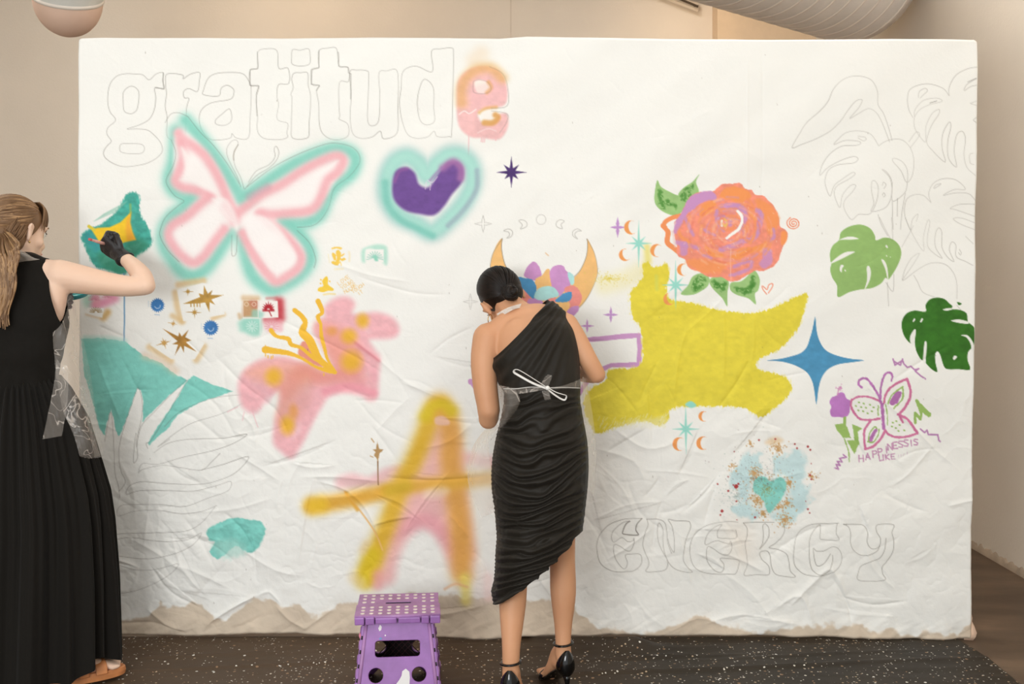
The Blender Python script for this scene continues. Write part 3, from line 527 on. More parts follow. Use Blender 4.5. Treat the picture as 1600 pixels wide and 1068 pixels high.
poly([(200,962),(300,925),(430,905),(475,915),(430,960)], (244,240,220), soft=8, T=Yb, alpha=.45, rough=3)
# tiny teal stars and orange crescents
TS = (150, 217, 202)
for cx, cy, s in ((998, 380, 1.0), (1056, 445, 1.05), (1071.5, 670, 1.05)):
    star(cx, cy, [36 * s, 15 * s, 20 * s, 15 * s, 37 * s, 15 * s, 20 * s, 15 * s], 5.0, TS, soft=1.8, alpha=.95)
poly([(570,840),(600,822),(628,845),(600,858)], TS, T=Yb, soft=3); stroke([(420,170),(422,240)], 5, (205,214,110), T=Yb, soft=6, alpha=.5)
for cx, cy, r, a_ in ((986, 355, 11, -.15), (976.5, 398, 9.5, -.35), (1026, 391, 10, .25), (1067.5, 421, 9.5, .05), (1046, 467, 9.5, -.4), (1099.5, 650, 8, .1), (1061, 693, 10.5, .1), (1098.5, 692, 10.5, .0)):
    crescent(cx, cy, r, (243,160,92), a_)
# --- rose
R = (920, 250, 4.444)
GR, GD = (160, 198, 128), (72, 135, 52)
for p, dk in (([(475,140),(500,185),(560,220),(620,245),(700,250),(660,340),(610,385),(540,370),(480,330),(455,280),(460,200)], [[(490,220),(500,280),(520,330)],[(540,290),(600,320)]]), ([(768,98),(745,150),(765,210),(760,260),(700,290),(640,290),(620,240),(660,190),(720,150)], [[(650,250),(680,210),(720,180)],[(660,275),(690,240)]]),
              ([(640,930),(690,870),(720,810),(780,785),(835,810),(830,870),(780,910),(720,935)], [[(730,880),(760,820),(800,830)],[(740,900),(790,870)]]), ([(840,830),(880,805),(940,815),(975,850),(965,920),(965,1015),(930,960),(870,900),(842,860)], [[(870,840),(900,870),(940,860)],[(880,860),(930,890)]]),
              ([(990,850),(1060,840),(1130,780),(1160,770),(1190,830),(1180,900),(1155,930),(1160,1000),(1110,960),(1030,935),(985,900)], [[(1030,890),(1090,900),(1140,860)],[(1080,920),(1130,900),(1140,820)]])):
    poly(p, GR, T=R, soft=1.3, mottle=.04)
    for q in dk: stroke(q, 7, GD, T=R, soft=4, rough=3.2, rs=4, alpha=.75, dry=.28)
stroke([(520,450),(535,425),(580,400),(640,385)], 7, ORNG, T=R); stroke([(515,455),(550,500),(545,570),(590,610),(640,650)], 8, ORNG, T=R)
rose = [(600,420),(640,370),(700,260),(780,222),(860,215),(905,180),(930,160),(1000,165),(1050,160),(1090,195),(1130,205),(1160,235),(1210,245),(1250,280),(1290,320),(1320,380),(1330,455),(1375,490),(1382,540),(1350,600),(1335,640),(1310,710),(1240,765),(1150,772),(1080,812),(1000,845),(920,812),(830,808),(770,775),(700,745),(665,690),(620,665),(610,600),(590,500)]
poly(rose, (243,148,124), T=R, soft=1.4, rough=1.6, rs=7, mottle=.07, sub=4)
LV = (204, 148, 196); OR = (247, 155, 92)
poly([(640,370),(700,260),(780,222),(860,217),(890,270),(800,290),(740,330),(680,380),(640,440),(590,490),(600,430)], LV, T=R, soft=2.5, rough=1.2)
poly([(905,250),(960,190),(1040,185),(1110,220),(1130,260),(1060,290),(980,275)], OR, T=R, soft=4, rough=2); poly([(780,330),(820,290),(880,285),(870,340),(800,390),(770,370)], OR, T=R, soft=4, rough=2)
poly([(1160,270),(1240,290),(1310,370),(1320,450),(1260,520),(1220,420),(1180,340)], OR, T=R, soft=7, rough=2, alpha=.85); poly([(800,600),(870,620),(940,660),(880,675),(830,650)], OR, T=R, soft=2); poly([(980,670),(1060,610),(1160,600),(1240,560),(1220,620),(1120,650),(1040,690)], OR, T=R, soft=5, rough=2)
poly([(680,700),(800,690),(900,700),(960,740),(880,790),(760,770)], OR, T=R, soft=8, rough=3, alpha=.8); poly([(1340,500),(1375,500),(1375,560),(1340,590)], OR, T=R, soft=3); stroke([(620,470),(640,530),(700,570)], 5, OR, T=R, soft=4, alpha=.8)
for p, wd in (([(890,420),(890,360),(930,320),(1000,310),(1060,320),(1090,370),(1080,430),(1040,490)], 6), ([(960,320),(1040,330),(1075,370)], 9), ([(1165,350),(1200,370),(1190,440),(1170,510),(1130,550),(1060,565),(990,600),(920,620)], 8), ([(1190,360),(1170,500)], 5), ([(890,430),(940,490),(900,410),(920,385),(960,400)], 4), ([(985,420),(985,450)], 5),
              ([(615,570),(680,590),(760,610)], 7), ([(660,590),(660,640)], 12), ([(670,400),(700,470),(725,520)], 5), ([(1240,640),(1245,690),(1220,720)], 15), ([(1010,740),(1080,710),(1130,700),(1120,750),(1030,790),(980,800)], 5), ([(1285,480),(1290,530),(1270,560)], 4), ([(800,480),(840,510),(880,520)], 4), ([(640,430),(610,480),(600,500)], 5), ([(800,660),(850,680)], 4)):
    stroke(p, wd, LV, T=R, soft=4, rough=1.5, alpha=.85)
for p, wd in (([(1120,330),(1130,380),(1110,450),(1085,540),(1130,560),(1160,480),(1150,400)], 5), ([(1100,270),(1140,310),(1150,360)], 4), ([(910,340),(960,350),(1030,350),(1030,440),(990,480),(930,470),(905,430)], 6), ([(1040,700),(1140,680),(1200,650)], 4)): stroke(p, wd, (246,150,98), T=R, soft=4, rough=1, alpha=.75)
stroke([(1035,352),(1062,385),(1065,430),(1040,480),(1000,510),(960,540)], 4.2, (250,246,240), T=R, rough=.7); stroke([(925,420),(925,455)], 3.5, (248,232,215), T=R); stroke([(600,435),(580,480),(590,540),(600,600)], 3, (240,205,200), T=R, soft=3, alpha=.7); poly([(545,465),(590,440),(585,490)], (247,240,235), T=R, soft=2)
stroke([(945,410),(960,430),(950,460),(935,440)], 3, (240,190,110), T=R); stroke([(800,560),(880,540),(950,545)], 1.5, (244,175,160), T=R, alpha=.7)
for k in range(170):
    rg = random.Random(k + 5000); ph = rg.uniform(0, 6.28); rr = rg.uniform(.18, .9); da = rg.uniform(.15, .4) / (rr + .2)
    q = [(985 + 345 * rr * math.cos(ph + t * da), 500 + 290 * rr * math.sin(ph + t * da)) for t in (0, .5, 1)]
    stroke(q, rg.uniform(1.2, 4.5), rg.choice([(247,168,148), (247,168,148), (234,122,100), (248,160,100), (248,160,100), (212,150,190), (250,186,150)]), T=R, soft=3, alpha=rg.uniform(.25, .6), rough=1.2, rs=4)
stroke([(1035,352),(1062,385),(1065,430),(1040,480),(1000,510),(960,540)], 4.2, (250,246,240), T=R, rough=.7)
for k in range(60):
    rg = random.Random(k + 9); x = rg.uniform(640, 1330); y = rg.uniform(280, 780)
    if ((x - 980) / 340) ** 2 + ((y - 500) / 290) ** 2 < 1: stroke([(x, y), (x + rg.uniform(-10, 10), y + rg.uniform(3, 14))], .9, (250,205,180), T=R, alpha=.6)
stroke([(990,620),(985,700),(990,850)], 1.2, (250,215,200), T=R, alpha=.5)
sp = [(1424 + (4 + 2.6 * t) * math.cos(t * 1.0) * 1.0, 438 + (4 + 2.4 * t) * math.sin(t)) for t in np.arange(0, 17.5, .7)]
stroke(sp, 1.7, (238,138,100), T=R, sub=3, soft=1.2, rough=.3); stroke([(1236,930),(1212,898),(1206,874),(1222,884),(1240,898),(1252,866),(1278,858),(1274,884),(1248,922)], 1.6, (240,150,120), T=R)
# --- monstera leaves and big blue star
Lf = (1200, 340, 3.955)
LG = (152, 188, 112)
poly([(437,138),(450,90),(500,55),(570,42),(630,65),(660,110),(668,140),(720,122),(775,135),(815,175),(825,230),(800,300),(755,372),(740,378),(725,372),(700,405),(650,432),(600,440),(560,445),(500,460),(430,490),(425,420),(395,370),(382,320),(390,285),(384,265),(382,215),(400,170)], LG, T=Lf, soft=1.4, mottle=.04, sub=4)
for p in ([(437,138),(480,120),(520,117),(558,130),(520,135),(470,135)], [(385,282),(430,240),(480,212),(535,210),(490,235),(430,265)], [(597,440),(612,380),(608,310),(622,298),(634,330),(630,380),(610,425)], [(740,378),(725,320),(700,262),(715,262),(735,300),(745,370)], [(440,320),(448,292),(466,296),(455,315),(452,338)]): poly(p, (241,240,232), T=Lf, soft=1.3)
for x, y, r in ((735, 178, 8), (733, 236, 4), (757, 243, 2.5), (475, 326, 5)): poly([(x - r, y), (x - r * .4, y - r * 1.3), (x + r * .8, y), (x + r * .6, y + r * 1.2)], (241,240,232), T=Lf)
DG = (56, 112, 34)
poly([(975,580),(975,540),(1000,505),(1045,493),(1090,502),(1120,530),(1138,545),(1135,565),(1180,568),(1225,590),(1232,640),(1260,665),(1275,690),(1275,780),(1262,800),(1235,830),(1232,880),(1248,938),(1180,935),(1110,935),(1085,915),(1065,850),(1048,825),(1032,850),(1035,900),(1045,952),(1010,935),(980,905),(965,885),(940,870),(915,820),(905,770),(880,775),(845,735),(828,680),(832,630),(860,590),(910,573)], DG, T=Lf, soft=1.3, mottle=.12, sub=3)
for p in ([(1078,568),(1110,558),(1150,560),(1110,573)], [(1130,635),(1180,628),(1236,642),(1230,655),(1170,648)], [(1190,725),(1225,740),(1250,780),(1260,830),(1275,800),(1260,760),(1230,725)], [(880,770),(880,730),(905,690),(915,700),(908,760),(905,790)], [(958,890),(960,830),(968,768),(980,770),(978,840),(972,900)], [(895,640),(905,622),(912,628),(902,642)], [(940,642),(952,620),(958,628),(948,645)], [(1142,868),(1150,852),(1168,858),(1150,878)]): poly(p, (238,237,230), T=Lf, soft=1.3)
poly([(1168,520),(1195,530),(1180,540),(1170,532)], DG, T=Lf)
bs = [(290,612),(300,690),(315,750),(345,805),(385,835),(450,858),(520,872),(592,880),(520,892),(440,903),(385,925),(350,955),(325,1000),(310,1060),(298,1150),(284,1060),(272,1010),(245,960),(205,930),(150,905),(80,888),(-2,882),(80,872),(150,855),(205,835),(240,800),(258,750),(275,690)]
poly(bs, (80,148,188), T=Lf, mottle=.06, sub=3, soft=1.2); pencil([(340,680),(400,750),(330,860)], Lf, closed=False, dark=0)
# pencil leaves, right side
Pr = (1200, 90, 3.955)
for p in ([(765,510),(745,430),(715,345),(680,290),(675,210),(640,145),(580,118),(510,118),(450,145),(400,200),(370,270),(320,330),(240,400),(195,470),(150,555),(210,535),(300,500),(390,450),(450,390),(490,330),(540,270),(580,262),(560,310),(505,375),(560,345),(620,315),(670,340),(710,410),(750,520)], [(685,545),(640,475),(570,452),(490,460),(440,500),(412,535),(480,510),(560,515),(575,530),(540,542),(460,545),(390,590),(340,660),(325,725),(370,680),(450,635),(530,610),(558,625),(530,650),(440,660),(380,690),(355,750),(360,800),(385,855),(410,790),(460,750),(520,710),(537,720),(500,750),(430,790),(410,830),(420,880),(445,925),(460,850),(510,790),(542,790),(520,830),(475,880),(470,930),(515,1000),(560,968),(620,968),(650,940),(675,870),(680,800),(660,762),(640,770),(640,830),(655,900),(640,950),(720,930),(755,880),(765,810),(750,740),(705,692),(735,710),(765,770),(768,885),(840,840),(858,790),(860,700),(830,645),(780,622),(770,640),(820,700),(855,770),(890,730),(900,640),(880,560),(830,510),(770,505),(720,520),(685,545)],
          [(1118,235),(1080,190),(1000,163),(930,170),(875,200),(862,260),(870,320),(895,370)], [(1118,235),(1120,180),(1160,110),(1230,70),(1295,58)], [(905,365),(910,320),(960,265),(1040,250),(1075,270),(1000,290),(940,320),(905,370),(905,430),(940,490),(975,520),(975,430),(1010,350),(1055,320),(1055,350),(1010,420),(980,520),(1020,580),(1095,645),(1075,560),(1080,470),(1120,398),(1130,430),(1110,520),(1115,620),(1165,675),(1150,580),(1165,480),(1200,455),(1220,500),(1210,600),(1230,680),(1283,730)],
          [(930,245),(935,210),(970,190),(985,205),(960,230),(940,250)], [(1210,200),(1230,165),(1290,128)], [(1215,205),(1250,180),(1290,170)], [(1250,282),(1290,268)], [(1255,285),(1292,295)], [(1290,370),(1270,385),(1290,402)], [(880,555),(935,480),(915,460),(870,520)], [(1265,590),(1245,600),(1248,650),(1270,660)],
          [(1010,895),(995,840),(1020,780),(1080,748),(1160,755),(1220,812),(1150,815),(1085,850),(1160,835),(1240,840),(1283,880)], [(1005,890),(960,850),(900,848),(855,880),(845,960),(870,1040),(885,1065)], [(885,1060),(895,1000),(930,965),(920,1010)], [(1283,905),(1190,905),(1130,930),(1170,940),(1283,980)], [(1283,1020),(1200,990),(1150,995),(1200,1030),(1283,1062)], [(1025,805),(1040,785),(1070,780),(1030,808)], [(705,790),(712,770),(728,785),(715,810)], [(706,850),(714,835),(724,850),(714,860)], [(560,485),(600,490),(608,505),(590,512),(560,495)],
          [(768,890),(770,1000),(775,1060)], [(848,840),(830,950),(820,1060)], [(800,870),(800,980)], [(680,970),(700,1030),(740,1100)]):
    pencil(p, Pr, closed=False, dark=.34)
stroke([(1000,280),(1042,268)], 1, (70,60,55), T=Pr, alpha=.5); stroke([(1235,150),(1285,128)], 1, (70,60,55), T=Pr, alpha=.4)
for p in ([(690,0),(730,80),(770,140),(768,60),(765,0)], [(850,0),(890,90),(965,205),(965,120),(990,20),(1005,30),(990,120),(1000,190),(1078,250),(1040,180),(1040,100),(1060,62),(1080,90),(1080,180),(1110,240),(1150,270),(1125,200),(1140,150),(1165,170),(1165,240),(1220,270),(1265,295)], [(830,180),(880,90),(900,50)], [(832,385),(850,320),(890,250),(940,220),(900,290),(835,388),(930,320),(1010,280),(1090,285),(1140,330),(1165,400),(1165,500)], [(905,355),(930,400),(960,460),(1030,490)], [(780,350),(775,455),(730,400)], [(740,400),(748,545)], [(1185,195),(1195,215),(1190,230),(1180,215)], [(1225,115),(1270,160)], [(1165,540),(1190,570)]):
    pencil(p, Lf, closed=False, dark=.3)
# --- butterfly doodle
Bt = (1290, 540, 5.342)
PK, PU, LM = (212, 120, 160), (186, 118, 180), (158, 190, 104)
poly([(90,410),(110,390),(150,395),(175,440),(210,460),(205,500),(200,560),(160,598),(100,590),(50,590),(35,550),(45,510),(28,470),(50,430)], (194,128,198), T=Bt, soft=1.4, rough=.8, mottle=.05); stroke([(95,410),(105,365)], 1.8, (214,150,190), T=Bt); spray(1290 + 112/5.34, 540 + 345/5.34, 8, (214,150,190), 26, 8, (.3,.8))
for p, wd in (([(470,490),(440,455),(350,425),(270,425),(215,450)], 3.2), ([(215,450),(210,500),(240,560),(290,610),(360,620),(455,608)], 3.4), ([(380,625),(330,700),(325,780),(335,862)], 3.6), ([(335,862),(400,840),(460,780),(500,710)], 3.6), ([(485,480),(500,400),(560,330),(670,275)], 3.6), ([(675,275),(705,370),(700,440),(660,520),(620,565)], 4.2), ([(605,572),(680,610),(730,670),(768,730)], 4), ([(768,730),(700,755),(600,765),(530,740),(500,705)], 3.6), ([(620,590),(650,640)], 3)):
    stroke(p, wd, PK, T=Bt, rough=.8, rs=3)
for p, wd in (([(460,470),(430,400),(380,320),(330,270),(280,285),(272,320),(300,348)], 3.4), ([(455,440),(460,330),(490,240),(530,220),(552,250),(545,290)], 3.2), ([(470,490),(480,580),(488,690)], 5), ([(375,795),(400,740),(425,705)], 5.5), ([(600,400),(560,470)], 10), ([(620,395),(590,470)], 5)):
    stroke(p, wd, PU, T=Bt, rough=.9, rs=3, mottle=.1)
for p, wd in (([(640,340),(560,400),(530,450),(520,480)], 2.2), ([(640,345),(640,440),(570,520)], 2.6), ([(360,790),(370,730),(410,680),(430,690)], 2), ([(355,800),(400,805),(440,750),(450,700)], 1.8), ([(440,500),(440,580)], 2), ([(500,490),(515,560),(520,660)], 1.6), ([(160,600),(160,670)], 4.4), ([(160,780),(195,880),(200,965)], 2)):
    stroke(p, wd, LM, T=Bt, rough=.8, rs=3)
for p in ([(75,655),(150,650),(185,680),(215,770),(150,770),(100,710)], [(225,655),(310,690),(270,720),(285,830),(250,830)], [(180,790),(240,790),(280,830),(245,905)]): poly(p, LM, T=Bt, smooth=False, rough=.8, rs=3)
for p, wd in (([(762,458),(778,500),(800,555)], 5), ([(790,500),(830,545),(865,575)], 7.5), ([(748,560),(752,645)], 4), ([(748,562),(795,610)], 4.5), ([(795,610),(803,555)], 4)): stroke(p, wd, LM, T=Bt, smooth=False, rough=.8, rs=3)
for x, y in ((275,470),(315,480),(368,490),(250,500),(295,510),(335,515),(398,512),(272,538),(312,545),(350,562),(385,545),(560,640),(590,628),(618,660),(586,685),(610,710),(658,705),(553,672)): stroke([(x,y),(x+6,y+3)], 2.4, LM, T=Bt)
for p in ([(560,110),(575,160),(640,120),(650,150),(680,180),(710,170),(740,200),(775,190),(745,210),(790,250),(830,275)], [(570,130),(620,160),(640,110)], [(795,695),(830,725),(850,705),(860,740),(940,745),(950,790),(962,800)], [(880,740),(940,742)], [(80,1020),(110,1030),(90,990),(125,1000),(100,965),(140,970),(120,940),(175,930),(150,910)]):
    stroke(p, 2.4, (186,130,180), T=Bt, smooth=False, dry=.12)
TX = (196, 136, 176); x = 285
for ch, (gx, gy) in zip('HAPPINESS', ((283,915),(335,900),(395,880),(440,862),(492,845),(520,820),(565,808),(610,798),(655,788))): write(ch, 1290 + gx / 5.342, 540 + gy / 5.342, 10, -.12 + (.1 if ch == 'H' else 0), 1.9, TX)
write('I', 1290 + 700/5.342, 540 + 790/5.342, 9, -.1, 1.9, TX); write('S', 1290 + 738/5.342, 540 + 782/5.342, 9, -.1, 1.9, TX)
write('L', 1290 + 450/5.342, 540 + 915/5.342, 8.5, -.15, 1.9, TX); write('I', 1290 + 470/5.342, 540 + 912/5.342, 8.5, -.1, 1.9, TX); write('K', 1290 + 505/5.342, 540 + 910/5.342, 8, -.1, 1.9, TX); write('E', 1290 + 550/5.342, 540 + 905/5.342, 8, -.1, 1.5, TX)
for x, y in ((610,930),(632,925),(655,918),(685,905)): stroke([(x,y),(x+3,y-16)], 1, (210,170,200), T=Bt, alpha=.6)
# --- splattered heart
Sp = (1090, 660, 6.281)
HB = [(700,560),(620,330),(520,290),(430,370),(330,470),(320,600),(400,700),(420,800),(340,850),(420,930),(540,950),(640,900),(760,950),(900,1000),(970,960),(980,900),(1080,820),(1120,660),(1020,600),(1050,480),(1040,340),(980,270),(900,290),(840,350),(760,360)]
poly(HB, (196,224,226), T=Sp, soft=9, rough=9, rs=12, alpha=.85, sub=3, mottle=.03); spray(1180, 745, 62, (150,170,165), 420, 3, (.2,.6), 55, .45); spray(1150, 775, 35, (170,185,180), 250, 4, (.2,.6), 30, .5)
poly([(530,600),(600,480),(740,500),(900,540),(920,700),(840,860),(700,940),(560,860),(480,700)], (240,236,228), T=Sp, soft=10, rough=8, rs=8, alpha=.6)
for cx, cy, r, n in ((560,500,55,90),(790,260,60,100),(900,590,45,90),(700,640,150,160),(590,760,70,120),(860,960,70,150),(880,790,45,70),(620,640,130,120),(340,420,35,30),(800,830,60,60),(520,210,25,25),(1120,530,45,50),(640,890,40,60)):
    spray(Sp[0] + cx / Sp[2], Sp[1] + cy / Sp[2], r / Sp[2] * 1.5, (202,158,104), n, cx, (.35,1.1), alpha=.75)
poly([(670,190),(760,140),(840,170),(800,205),(700,215)], (228,190,140), T=Sp, soft=9, alpha=.6)
poly([(720,580),(660,530),(590,540),(545,600),(550,670),(610,720),(660,790),(680,860),(700,890),(740,860),(790,790),(850,710),(868,620),(850,555),(790,540)], (142,212,200), T=Sp, soft=3, rough=2, rs=5, mottle=.05); spray(1199, 764, 22, (150,150,90), 110, 14, (.25,.7), 22, .6)
for x, y, r in ((605,172,9),(765,162,9),(955,210,9),(978,252,9),(1083,235,11),(1108,267,9),(362,285,6),(378,625,20),(400,600,10),(350,610,7),(195,600,8),(300,668,10),(380,770,8),(238,865,14),(222,903,8),(565,930,10),(385,953,5),(1105,515,10),(1118,555,9),(1085,850,9),(1102,888,7),(1063,772,5),(300,530,6),(1118,403,5),(605,888,5),(480,765,4)):
    r *= 1.15; poly([(x - r, y), (x, y - r), (x + r, y), (x, y + r)], (176,62,62), T=Sp, soft=1.3)
spray(1190, 748, 80, (120,90,90), 160, 31, (.2,.5), 70, .5)
# --- ENERGY
E1 = (920, 790, 6.4); E2 = (1160, 790, 6.4)
for p, T in (([(530,125),(420,125),(320,138),(200,185),(120,270),(80,370),(85,470),(110,560),(170,620),(260,655),(370,655),(440,650),(500,610),(528,560),(515,485),(430,478),(365,490),(385,560),(375,610),(345,625),(300,580),(260,510),(245,420),(262,385),(310,400),(380,445),(420,440),(450,370),(450,320),(440,345),(390,355),(330,315),(255,358),(228,330),(235,260),(290,200),(350,160),(410,150),(370,180),(340,250),(350,280),(490,290),(470,240),(480,180)], E1),
             ([(580,132),(700,135),(760,170),(780,260),(790,370),(825,470)], E1), ([(580,132),(592,190),(560,270),(540,380),(560,460),(595,540),(595,600),(575,655),(740,645),(785,600),(780,530),(740,460),(700,370),(685,260),(700,170),(740,230),(740,330),(750,440),(790,550),(850,620),(940,655),(1035,662),(985,610),(945,540),(950,440),(975,320),(1015,220),(1010,165),(980,150),(860,145),(795,135),(830,200),(850,300),(855,400),(848,460),(810,400),(790,330)], E1),
             ([(1490,160),(1400,155),(1280,165),(1160,200),(1060,280),(1015,380),(1015,500),(1050,600),(1130,660),(1260,685),(1400,685),(1470,680),(1500,600),(1500,545),(1400,530),(1315,528),(1355,590),(1345,650),(1310,670),(1250,640),(1190,560),(1175,470),(1190,405),(1250,430),(1320,480),(1390,490),(1430,430),(1420,355),(1400,378),(1330,360),(1285,345),(1230,360),(1180,385),(1160,370),(1180,290),(1240,220),(1330,180),(1290,240),(1285,300),(1310,320),(1470,322),(1470,240)], E1),
             ([(10,170),(120,165),(320,168)], E2), ([(10,170),(50,230),(45,310),(28,380),(45,500),(50,600),(20,695),(140,690),(262,688),(270,620),(245,580),(200,540),(175,480),(200,455),(250,455),(280,500),(290,600),(330,680),(420,705),(530,710),(480,650),(465,550),(440,480),(360,440),(270,420),(330,380),(400,310),(425,250),(420,200)], E2), ([(230,178),(265,220),(268,300),(230,370),(175,430),(205,370),(212,280),(208,200),(230,178)], E2),
             ([(960,170),(860,178),(760,180),(680,190),(590,240),(540,320),(515,450),(520,580),(570,650),(640,690),(760,700),(860,680),(950,630),(990,560),(990,480),(950,420),(890,410),(810,450),(740,450),(710,425),(720,530),(750,600),(820,570),(880,480)], E2), ([(900,490),(900,560),(860,650),(780,690),(720,660),(690,620),(670,520),(670,360),(700,270),(780,190),(775,310),(800,335),(960,340),(935,270),(945,175)], E2),
             ([(1010,182),(1060,210),(1080,280),(1080,370),(1110,440),(1180,490),(1260,490),(1340,450),(1370,390),(1375,320),(1340,260),(1335,200),(1380,180),(1510,188),(1490,260),(1510,350),(1500,460),(1440,560),(1400,610),(1405,680),(1430,735),(1320,755),(1160,740),(1160,660),(1190,600),(1270,560),(1370,520),(1420,430),(1430,320)], E2), ([(1010,182),(1120,182),(1210,195),(1250,260),(1245,360),(1280,420),(1330,425),(1370,400)], E2)):
    pencil(p, T, closed=False, dark=.5, col=(92,84,76))
pencil([(530,125),(480,180),(470,240),(490,290),(350,280),(340,250),(370,180),(410,150)], E1, closed=False, dark=.85, wd=1.1)
poly([(1400,200),(1600,260),(1620,500),(1480,560),(1420,400)], (236,214,192), T=E1, soft=60, alpha=.35)
# small stray specks
for k in range(70):
    rg = random.Random(k + 300); x = rg.uniform(140, 1510); y = rg.uniform(80, 960)
    stroke([(x, y), (x + rg.uniform(-.6, .6), y + rg.uniform(.5, 3))], .6, (120,105,90), alpha=.5, soft=1)

# ------------------------------------------------------------------ relief of the cloth
Hh = np.zeros((H, W))
low = np.clip((PY - 420) / 420, 0, 1)           # more crumpled lower down
amp = 0.25 + 0.95 * low
amp = amp * (0.8 + 0.4 * np.clip((700 - PX) / 500, 0, 1))
Hh += (fbm(PX + 0.6 * PY, PY * 1.1, 130, 50) - .5) * 0.022
r1 = np.abs(fbm(PX * .8 - PY * .5, PY + .35 * PX, 60, 60, 3) - .5); Hh -= np.exp(-(r1 / .05) ** 1.3) * 0.0014 * amp * np.clip(fbm(PX, PY, 190, 61) * 3 - .9, 0, 1)
r2 = np.abs(fbm(PX * .9 + PY * .6, PY * .9 - PX * .3, 38, 70, 2) - .5); Hh += np.exp(-(r2 / .06) ** 1.4) * 0.0013 * amp * np.clip(fbm(PX, PY, 160, 71) * 3 - 1, 0, 1)
Hh += (fbm(PX, PY, 16, 80) - .5) * 0.0020 * amp
r3 = np.abs(fbm(PX * .9 - PY * .45, PY * .9 + .4 * PX, 30, 65, 3) - .5); Hh -= np.exp(-(r3 / .06) ** 1.3) * 0.0010 * amp * low
r4 = np.abs(fbm(PX * .7 + PY * .6, PY * .8 - .5 * PX, 52, 95, 2) - .5); Hh += np.exp(-(r4 / .045) ** 1.2) * 0.0016 * amp * np.clip(fbm(PX, PY, 120, 96) * 4 - 1.6, 0, 1)
Hh += (vnoise(PX, PY, 2.6, 90) - .5) * 0.00025
def crease(pts, wd, h, side=0.0):
    p = catmull(pts, False, 4); x0, y0 = p.min(0); x1, y1 = p.max(0)
    sl = win(x0, y0, x1, y1, wd * 4); X = PX[sl]; Y = PY[sl]; d = np.sqrt(segdist(p, X, Y))
    tx, ty = p[-1] - p[0]; L = math.hypot(tx, ty); along = ((X - p[0][0]) * tx + (Y - p[0][1]) * ty) / L / L
    fade = np.clip(np.minimum(along, 1 - along) * 5 + .15, 0, 1)
    s = np.sign((X - p[0][0]) * ty - (Y - p[0][1]) * tx)
    Hh[sl] += h * fade * (np.exp(-(d / wd) ** 1.2) + side * s * np.exp(-d / (wd * 2.5)) * (d / wd) * .5)
CR_ = [([(335,555),(380,600),(430,640),(455,690)], 4, -.006), ([(370,640),(395,665),(400,700)], 3, .004), ([(440,500),(480,520),(560,560),(600,585)], 3, -.004), ([(540,520),(590,560),(640,600),(700,625)], 4, .005), ([(560,432),(600,445),(650,458),(700,460)], 2.5, -.003), ([(670,555),(700,530),(740,510)], 2.5, -.003), ([(600,745),(660,750),(720,748),(775,742)], 3, -.006), ([(470,745),(530,745),(600,752)], 4, .006),
       ([(490,750),(540,765),(575,800),(600,860)], 3, .006), ([(1131,480),(1132,540),(1130,600)], 2.5, .0035), ([(1177,490),(1178,540),(1172,570)], 2, .003), ([(1075,510),(1060,560),(1052,630)], 3, .004), ([(1030,560),(1010,600),(995,640)], 3, -.004), ([(1175,555),(1150,600),(1120,640)], 3, -.005), ([(925,580),(960,600),(1000,650)], 3, -.004), ([(960,670),(1010,700),(1060,690)], 4, .005), ([(1168,70),(1168,200),(1167,330),(1165,470)], 2.2, .0022), ([(1191,70),(1192,200),(1190,350)], 2.2, -.002),
       ([(520,410),(580,430),(640,440)], 3, .003), ([(1200,870),(1260,830),(1300,820)], 5, -.006), ([(1230,950),(1270,910),(1300,890),(1330,950)], 5, .008), ([(1300,900),(1325,945),(1330,975)], 3, -.008), ([(1210,950),(1250,930),(1270,975)], 4, .007), ([(1100,975),(1160,960),(1250,975)], 4, .006), ([(1040,990),(1090,965),(1140,980)], 4, .006), ([(320,985),(330,970),(370,945),(400,930)], 3.2, .014), ([(400,932),(420,925),(440,945)], 3, .006), ([(430,945),(455,970),(480,982)], 4, .009), ([(230,950),(260,975),(290,985)], 4, .008), ([(180,972),(240,972),(290,988)], 3, -.006), ([(470,985),(500,965),(520,950)], 3, .006),
       ([(200,840),(240,860),(300,900)], 4, .004), ([(290,840),(330,850),(370,880)], 4, -.005), ([(350,800),(380,830),(395,860)], 3, -.006), ([(260,880),(300,890),(360,920)], 4, .005), ([(380,860),(430,890),(470,900)], 4, .005), ([(250,640),(300,650),(360,700)], 4, -.004), ([(330,570),(300,540),(280,520)], 2.5, -.003), ([(150,560),(165,600),(190,660)], 3, .004), ([(190,560),(210,600),(235,625)], 3, -.003), ([(660,700),(700,690),(740,660)], 4, .004), ([(860,940),(880,970),(900,985)], 4, .006), ([(1400,590),(1430,570),(1480,540)], 3, -.004), ([(1350,600),(1420,660),(1460,700),(1500,735)], 2.5, .004), ([(1390,760),(1420,740),(1460,695)], 2.5, .0035), ([(1380,770),(1420,790),(1450,800)], 3, -.004), ([(1480,790),(1500,785),(1525,780)], 3, .005), ([(1400,720),(1430,705),(1470,700)], 2, -.003), ([(980,750),(1000,800),(1040,830)], 4, -.004), ([(930,700),(990,720),(1010,760)], 5, .005)]
for p, wd, h in CR_: crease(p, wd, h * .8)
rg = random.Random(42)
